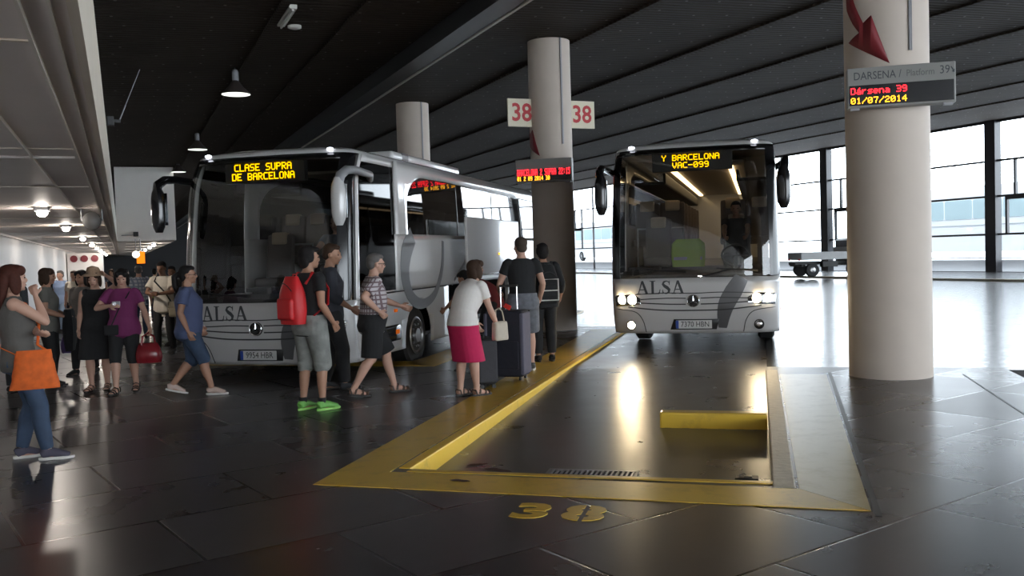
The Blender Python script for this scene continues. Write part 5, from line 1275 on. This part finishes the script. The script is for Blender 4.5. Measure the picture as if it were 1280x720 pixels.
# woman in magenta with the red bag
f = (ground(149, 497)+ground(168, 484))/2; mg = Person('woman in magenta top and black cropped trousers walking towards the camera', f, az=172, H=1.58, female=True, bulk=1.14, skin='fair', voxel=.009, lhand=(-.36, .10, .86), lpole=(-1, -.4, 0), rhand=(.10, .27, 1.20), rpole=(1, -.1, -.6), rfoot=(.10, .14), lfoot=(-.10, -.10), llift=.03, hpitch=16, hyaw=-10, lcurl=1.2)
mg.hair('bob', 'black'); mg.top(magenta, .62, -.15, .02, flare=.06); mg.legs(blackc, 1.18, .014); mg.shoes(blackc, darkrub, 'sandal')
hand_bag(mg, -1, 'hand_bag', 'shiny dark red handbag held by the woman in magenta', mat('red_patent', (0.20, 0.012, 0.018), .25), .34, .25, .17, .13, .1)
cm = mg.child_thing('compact_camera', 'small camera with bright glint held by the woman in magenta', 'camera', mg.hold[1]+Vector((0.0, .02, .03)))
mb = MB(); mb.box((0, 0, 0), (.095, .028, .06), .006); mb.build('camera_body', M['grey'], cm); mb = MB(); mb.lathe([(.022, .014), (.022, .03), (.017, .03), (.015, .02)], (.012, 0, 0), 20, 'y'); mb.build('lens_ring', M['chrome'], cm)
sb = mg.child_thing('cross_body_strap_bag', 'thin black strap bag worn across the magenta top', 'bag', mg.T(.12, .17, -.02))
mb = MB(); mb.box((0, 0, 0), (.17, .05, .13), .02); mb.build('pouch', blackc, sb)
def tol(P, b, p): return Matrix.Rotation(-b.rotation_euler.z, 3, 'Z') @ (P.world(p)-Vector(b.location))
mb = MB(); mb.tube([(0, 0, .05), tol(mg, sb, mg.T(.02, .165, .25)), tol(mg, sb, mg.T(-.09, .13, .43)), tol(mg, sb, mg.T(-.11, .0, .525)), tol(mg, sb, mg.T(-.05, -.14, .40)), tol(mg, sb, mg.T(.10, -.15, .12)), tol(mg, sb, mg.T(.22, .02, -.02)), (.06, 0, .04)], .008, 6); mb.build('strap', blackc, sb)
# man in cream shirt with shoulder bag
f = ground(208, 443); cs = Person('man in loose cream shirt and black trousers reading something in his hands', f, az=186, H=1.66, skin='brown', voxel=.010, rhand=(.06, .30, 1.12), lhand=(-.06, .30, 1.12), rpole=(1, -.3, -.6), lpole=(-1, -.3, -.6), rfoot=(.1, .1), lfoot=(-.1, -.1), hpitch=14, curl=.8)
cs.hair('short', 'black'); cs.top(cream, .7, -.20, .028, flare=.12, loose=.012); cs.legs(blackc, 1.95, .012); cs.shoes(blackc, darkrub)
sbg = cs.child_thing('shoulder_bag', 'khaki shoulder bag at the hip of the cream-shirted man', 'bag', cs.T(-.24, .05, -.06))
mb = MB(); mb.box((0, 0, 0), (.16, .26, .28), .04); mb.build('bag_body', fab('khaki_canvas', (0.22, 0.19, 0.13)), sbg)
mb = MB(); mb.box((-.0, .0, .07), (.175, .27, .12), .03); mb.build('flap', fab('khaki_canvas_flap', (0.19, 0.165, 0.115)), sbg)
mb = MB(); mb.tube([(.02, .08, .10), tol(cs, sbg, cs.T(-.10, .16, .25)), tol(cs, sbg, cs.T(.10, .13, .45)), tol(cs, sbg, cs.T(.12, .0, .53)), tol(cs, sbg, cs.T(.05, -.14, .40)), tol(cs, sbg, cs.T(-.12, -.15, .15)), (.02, -.08, .10)], .014, 8); mb.build('strap', blackc, sbg)
bk = cs.child_thing('booklet', 'small pale booklet in the hands of the cream-shirted man', 'booklet', (cs.hold[1]+cs.hold[-1])/2+Vector((0, .0, .03)))
mb = MB(); mb.box((0, 0, 0), (.15, .012, .10), .002, Matrix.Rotation(-.9, 3, 'X')); mb.box((0, .005, .001), (.004, .014, .10), 0, Matrix.Rotation(-.9, 3, 'X')); mb.build('pages', whitec, bk)

# ---- woman in blue walking right
f = (ground(216, 494)+ground(263, 493))/2; bw = Person('dark-haired woman in blue shirt, denim knee shorts and glasses walking right', f, az=78, H=1.62, female=True, bulk=1.16, skin='tan', belly=.03, rhand=(.23, .02, .84), rpole=(.4, -1, 0), lhand=(-.24, .10, .86), rfoot=(.09, .26), lfoot=(-.09, -.24), llift=.05, toe=(8, 4))
bw.hair('ponytail', 'black'); bw.glasses(); bw.top(fab('dusty_blue_cotton', (0.075, 0.095, 0.185)), .62, -.16, .024, flare=.08, loose=.008); bw.legs(jeans, 1.10, .022, .006, 'denim_shorts'); bw.shoes(mat('pale_shoe', (0.50, 0.38, 0.32), .6), rub, 'low')

# ---- boy with red backpack
f = (ground(384, 508)+ground(400, 517))/2; by = Person('boy with a red backpack, black t-shirt and bright green shoes seen from behind', f, az=38, H=1.75, skin='tan', bulk=.98, rfoot=(.11, .03), lfoot=(-.10, -.05), rhand=(.24, .10, .92), lhand=(-.22, .14, .94), hyaw=18, toe=(10, 6))
by.hair('shaggy', 'black'); by.top(blackc, .55, -.12, .024); by.legs(mat('grey_camouflage', (0.20, 0.205, 0.19), .85, noise=.55, nscale=11), 1.12, .034, .010, 'shorts'); by.shoes(mat('green_sneaker', (0.13, 0.36, 0.07), .6, noise=.4, nscale=40), mat('lime_sole', (0.25, 0.55, 0.12), .6))
mb = MB()
for sg in (1, -1): q = by.ank[sg]; mb.tube([q+Vector((0, 0, -.02)), q+Vector((0, 0, .05))], .041, 14)
by.sc(mb.build('socks', blackc, by.root))
M['red_nylon'] = mat('red_nylon', (0.55, 0.012, 0.016), .5, noise=.15, nscale=6, bump=.2)
def backpack(P, label, m, y=-.20, q=.24, w=.31, h=.46, d=.17, extra=None, strapm=None):
    b = P.child_thing('backpack', label, 'backpack', P.T(0, y, q)); 
    mb = MB(); rings = []
    for i in range(13):
        u = i/12; kx = (1-.55*max(0, u-.62)**1.5*3.2)*(.90+.10*math.sin(PI*min(1, u*1.6))); ky = (.72+.28*math.sin(PI*min(1, u*.9+.15)))*(1-.5*max(0, u-.7)/.3)
        rings.append([Vector((w/2*kx*math.copysign(abs(math.cos(2*PI*k/24))**.62, math.cos(2*PI*k/24)), d/2*ky*math.copysign(abs(math.sin(2*PI*k/24))**.7, math.sin(2*PI*k/24)), h*(u-.5))) for k in range(24)])
    mb.loft(rings); auto_smooth(mb.build('pack_body', m, b), 60)
    mb = MB(); mb.box((0, -d*.46, -h*.18), (w*.72, d*.34, h*.46), .035, None, 3); auto_smooth(mb.build('front_pocket', m, b), 60)
    mb = MB(); zz = [(-w*.36+w*.72*k/10, -d*.52-.012*math.sin(PI*k/10), h*.20+.08*math.sin(PI*k/10)) for k in range(11)]; mb.tube(zz, .005, 6); mb.build('zip', strapm or M['black'], b)
    mb = MB(); mb.tube([(-.03, d*.2, h*.46), (-.025, d*.2, h*.54), (.025, d*.2, h*.54), (.03, d*.2, h*.46)], .008, 6); mb.build('grab_loop', strapm or m, b)
    for sg in (1, -1):
        mb = MB(); mb.tube([tol(P, b, P.T(sg*.09, -.115, .42)), tol(P, b, P.T(sg*.115, -.04, .538)), tol(P, b, P.T(sg*.125, .07, .49)), tol(P, b, P.T(sg*.145, .138, .36)), tol(P, b, P.T(sg*.17, .10, .20)), tol(P, b, P.T(sg*.17, -.08, .10))], [(.024, .009)]*6, 8); mb.build('shoulder_strap', strapm or m, b)
    return b
backpack(by, 'bright red nylon backpack worn by the boy in black', M['red_nylon'], -.215, .26, .33, .50, .20)
# ---- man in dark clothes in front of the boy
f = ground(418, 488); dm = Person('man in dark shirt and black trousers standing between the boy and the plaid man', f, az=75, H=1.80, skin='tan', bulk=1.05, rfoot=(.1, .12), lfoot=(-.1, -.10), voxel=.009, hpitch=8, hyaw=20, rhand=(.22, .20, .96))
dm.hair('short', 'brown'); dm.top(fab('dark_slate_cotton', (0.030, 0.032, 0.042)), 1.5, -.16, .024); dm.legs(blackc, 1.95, .022); dm.shoes(charcoal, darkrub)
# ---- man in plaid shirt
f = (ground(449, 494)+ground(487, 493))/2; pl_ = Person('grey-haired man in plaid shirt, black shorts and sandals striding right', f, az=70, H=1.70, skin='fair', bulk=1.08, belly=.04, lean=6, rhand=(.27, .03, 1.0), rpole=(.5, -1, .1), lhand=(-.24, .40, 1.02), lpole=(-.6, -.6, -.6), rfoot=(.10, -.26), lfoot=(-.08, .26), rlift=.02, hpitch=2)
pl_.hair('short', 'grey'); pl_.glasses(); pl_.top(plaid('brown_plaid', (0.50, 0.46, 0.47), (0.16, 0.11, 0.12), 62, .45), .75, -.16, .026, loose=.010, flare=.05); pl_.legs(blackc, .98, .034, .012, 'shorts'); pl_.shoes(brownl, darkrub, 'sandal')
# ---- woman in white t-shirt and pink skirt
f = (ground(577, 496)+ground(594, 494))/2; pk = Person('woman in white t-shirt and bright pink skirt stooping beside luggage', f, az=48, H=1.60, female=True, bulk=1.14, skin='fair', lean=30, hpitch=-22, rhand=(.23, .30, .84), lhand=(-.22, .34, .86), rfoot=(.09, .06), lfoot=(-.08, -.06), rcurl=1.0, pelvis=(0, -.05, .895))
pk.hair('bob', 'brown'); pk.top(whitec, .60, -.03, .026); pk.skirt(fab('pink_skirt_cloth', (0.50, 0.014, 0.085)), .47, 1.10); pk.shoes(brownl, darkrub, 'sandal')
hb = pk.child_thing('cream_handbag', 'small cream handbag hanging at the wrist of the pink-skirted woman', 'bag', pk.hold[1]+Vector((.03, .00, .03)))
mb = MB(); mb.box((0, 0, -.02), (.10, .20, .22), .03, None, 3, .9); auto_smooth(mb.build('bag_body', fab('cream_canvas', (0.52, 0.45, 0.36)), hb), 60); mb = MB(); mb.tube([(0, -.06, .08), (-.02, -.04, .22), (-.03, .02, .24), (-.02, .06, .20), (0, .07, .08)], .008, 8); mb.build('handle', fab('cream_strap', (0.45, 0.38, 0.30)), hb)
# ---- man in black t-shirt and the one behind him
f = (ground(650, 468)+ground(662, 461))/2; bt = Person('short-haired man in black t-shirt and grey shorts at the tall suitcase', f, az=-8, H=1.83, skin='fair', bulk=.98, lhand=(-.26, .26, 1.02), rhand=(.24, .10, .92), rfoot=(.11, .10), lfoot=(-.10, -.02), hyaw=-16, lean=3)
bt.hair('crop', 'short'); bt.top(blackc, .55, -.14, .022); bt.legs(mat('grey_pattern_shorts', (0.13, 0.135, 0.15), .85, noise=.6, nscale=14), .95, .034, .012, 'shorts'); bt.shoes(mat('dark_grey_sneaker', (0.05, 0.055, 0.055), .6), rub)
f = ground(682, 452); bb = Person('dark-haired person in black carrying a framed pack beside the pillar', f, az=-10, H=1.74, skin='tan', voxel=.010, rhand=(.26, .08, .92)); bb.hair('shaggy', 'black'); bb.top(blackc, 1.6, -.14, .024); bb.legs(blackc, 1.9, .02); bb.shoes(blackc, darkrub)
b2 = backpack(bb, 'large black backpack with a pale metal frame beside the middle pillar', blackc, -.24, .20, .36, .62, .22)
mb = MB(); fr_ = [(-.13, -.17, -.20), (-.13, -.17, .10), (.13, -.17, .10), (.13, -.17, -.20), (-.13, -.17, -.20)]; mb.tube(fr_, .011, 8); mb.tube([(-.13, -.172, -.06), (.13, -.172, -.06)], .009, 8); mb.build('metal_frame', rub, b2)
# ---- person bending into the hold
f = ground(612, 449); bd_ = Person('person in dark red top bending forward at the open luggage hold', f, az=-62, H=1.70, skin='tan', voxel=.010, lean=72, rhand=(.20, .72, .70), lhand=(-.20, .70, .74), pelvis=(0, -.10, .86), rfoot=(.12, .04), lfoot=(-.12, -.08), curl=1.0)
bd_.hair('short', 'black'); bd_.top(fab('dark_red_cotton', (0.14, 0.012, 0.016)), 1.2, -.08, .03); bd_.legs(blackc, 1.95, .024); bd_.shoes(blackc, darkrub)
# ---- luggage
def suitcase(name, label, foot, rz, w, d, h, m, edge, handle=.0, handlem=None):
    s_ = thing(name, label, 'suitcase', foot, rz)
    mb = MB(); mb.box((0, 0, .05+h/2), (w, d, h), .045, None, 4); auto_smooth(mb.build('shell', m, s_), 50)
    for sx in (-1, 1):
        mb = MB(); mb.box((sx*(w/2-.012), 0, .05+h/2), (.05, d+.012, h-.06), .02); mb.build('side_band', edge, s_)
    mb = MB(); mb.box((0, -d/2-.004, .05+h*.33), (w*.78, .03, h*.42), .012); mb.build('front_pocket', m, s_)
    for sx in (-1, 1):
        for sy in (-1, 1):
            mb = MB(); mb.lathe([(.010, -.012), (.026, -.012), (.026, .012), (.010, .012)], (sx*w*.38, sy*d*.34, .027), 16, 'x'); mb.build('wheel', darkrub, s_)
    if handle:
        mb = MB(); mb.tube([(-w*.22, d*.30, .03+h), (-w*.22, d*.30, .05+h+handle)], .009, 8); mb.tube([(w*.22, d*.30, .03+h), (w*.22, d*.30, .05+h+handle)], .009, 8); mb.build('handle_rods', M['chrome'], s_)
        mb = MB(); mb.box((0, d*.30, .055+h+handle), (w*.5, .035, .03), .01); mb.build('handle_grip', darkrub, s_)
    mb = MB(); mb.tube([(-.07, -.02, .045+h), (-.06, -.02, .085+h), (.06, -.02, .085+h), (.07, -.02, .045+h)], .010, 8); mb.build('carry_handle', darkrub, s_)
    return s_
dark_navy = fab('dark_navy_nylon', (0.012, 0.012, 0.020)); lilac = fab('grey_lilac_band', (0.10, 0.095, 0.13))
sc1 = suitcase('suitcase', 'tall dark navy suitcase with grey lilac sides before the man in black', ground(636, 474), -.30, .50, .34, .84, dark_navy, lilac, .30)
mb = MB(); mb.box((.05, -.12, .94), (.09, .02, .06), .006, Matrix.Rotation(.5, 3, 'Y')); mb.build('luggage_tag', mat('red_tag', (0.6, 0.03, 0.02), .5), sc1)
sc2 = suitcase('suitcase', 'small black trolley case with pale edge behind the pink-skirted woman', ground(606, 484), -1.25, .36, .22, .56, blackc, fab('dark_grey_band', (0.04, 0.04, 0.045)), 0)
# ---- bald driver in the left coach, driver of the right coach
def driver(B_, label, x, y, skin, hair, topm, lean=4):
    loc = Vector(B_.location); p = LN*x+LU*y
    P = Person(label, loc+p+Vector((0, 0, 1.0)), az=180+math.degrees(TH), H=1.74, skin=skin, voxel=.011, seated=True, drop=.35, pelvis=(0, -.05, .555), rfoot=(.12, .46), lfoot=(-.12, .46), rhand=(.17, .48, .78), lhand=(-.17, .48, .78), lean=lean, curl=1.1)
    if hair: P.hair(hair, 'black')
    P.top(topm, .6, -.08, .02); P.legs(blackc, 1.95, .016); P.shoes(blackc, darkrub); return P
driver(LB, 'bald driver sitting behind the windscreen of the left coach', .55, 1.40, 'fair', None, fab('driver_blue', (0.10, 0.12, 0.17)))
driver(RB, 'driver in dark clothes sitting behind the windscreen of the right coach', .62, 1.62, 'tan', 'short', charcoal)
# ================================================================== LIGHT
wd = bpy.data.worlds.new('sky'); SC.world = wd; wd.use_nodes = True
nt = wd.node_tree; bg = nt.nodes['Background']
bg.inputs['Color'].default_value = (0.84, 0.92, 1.0, 1); bg.inputs['Strength'].default_value = 10.0
vs_ = SC.view_settings; vs_.view_transform = 'Standard'; vs_.look = 'None'; vs_.gamma = 1.0; vs_.use_curve_mapping = False; vs_.exposure = 0.0
SC.display_settings.display_device = 'sRGB'
try:
    SC.cycles.use_denoising = True; SC.cycles.denoiser = 'OPENIMAGEDENOISE'
    SC.cycles.sample_clamp_indirect = 6.0; SC.cycles.max_bounces = 10; SC.cycles.diffuse_bounces = 5; SC.cycles.transparent_max_bounces = 16
    SC.cycles.caustics_reflective = False; SC.cycles.caustics_refractive = False
except Exception: pass
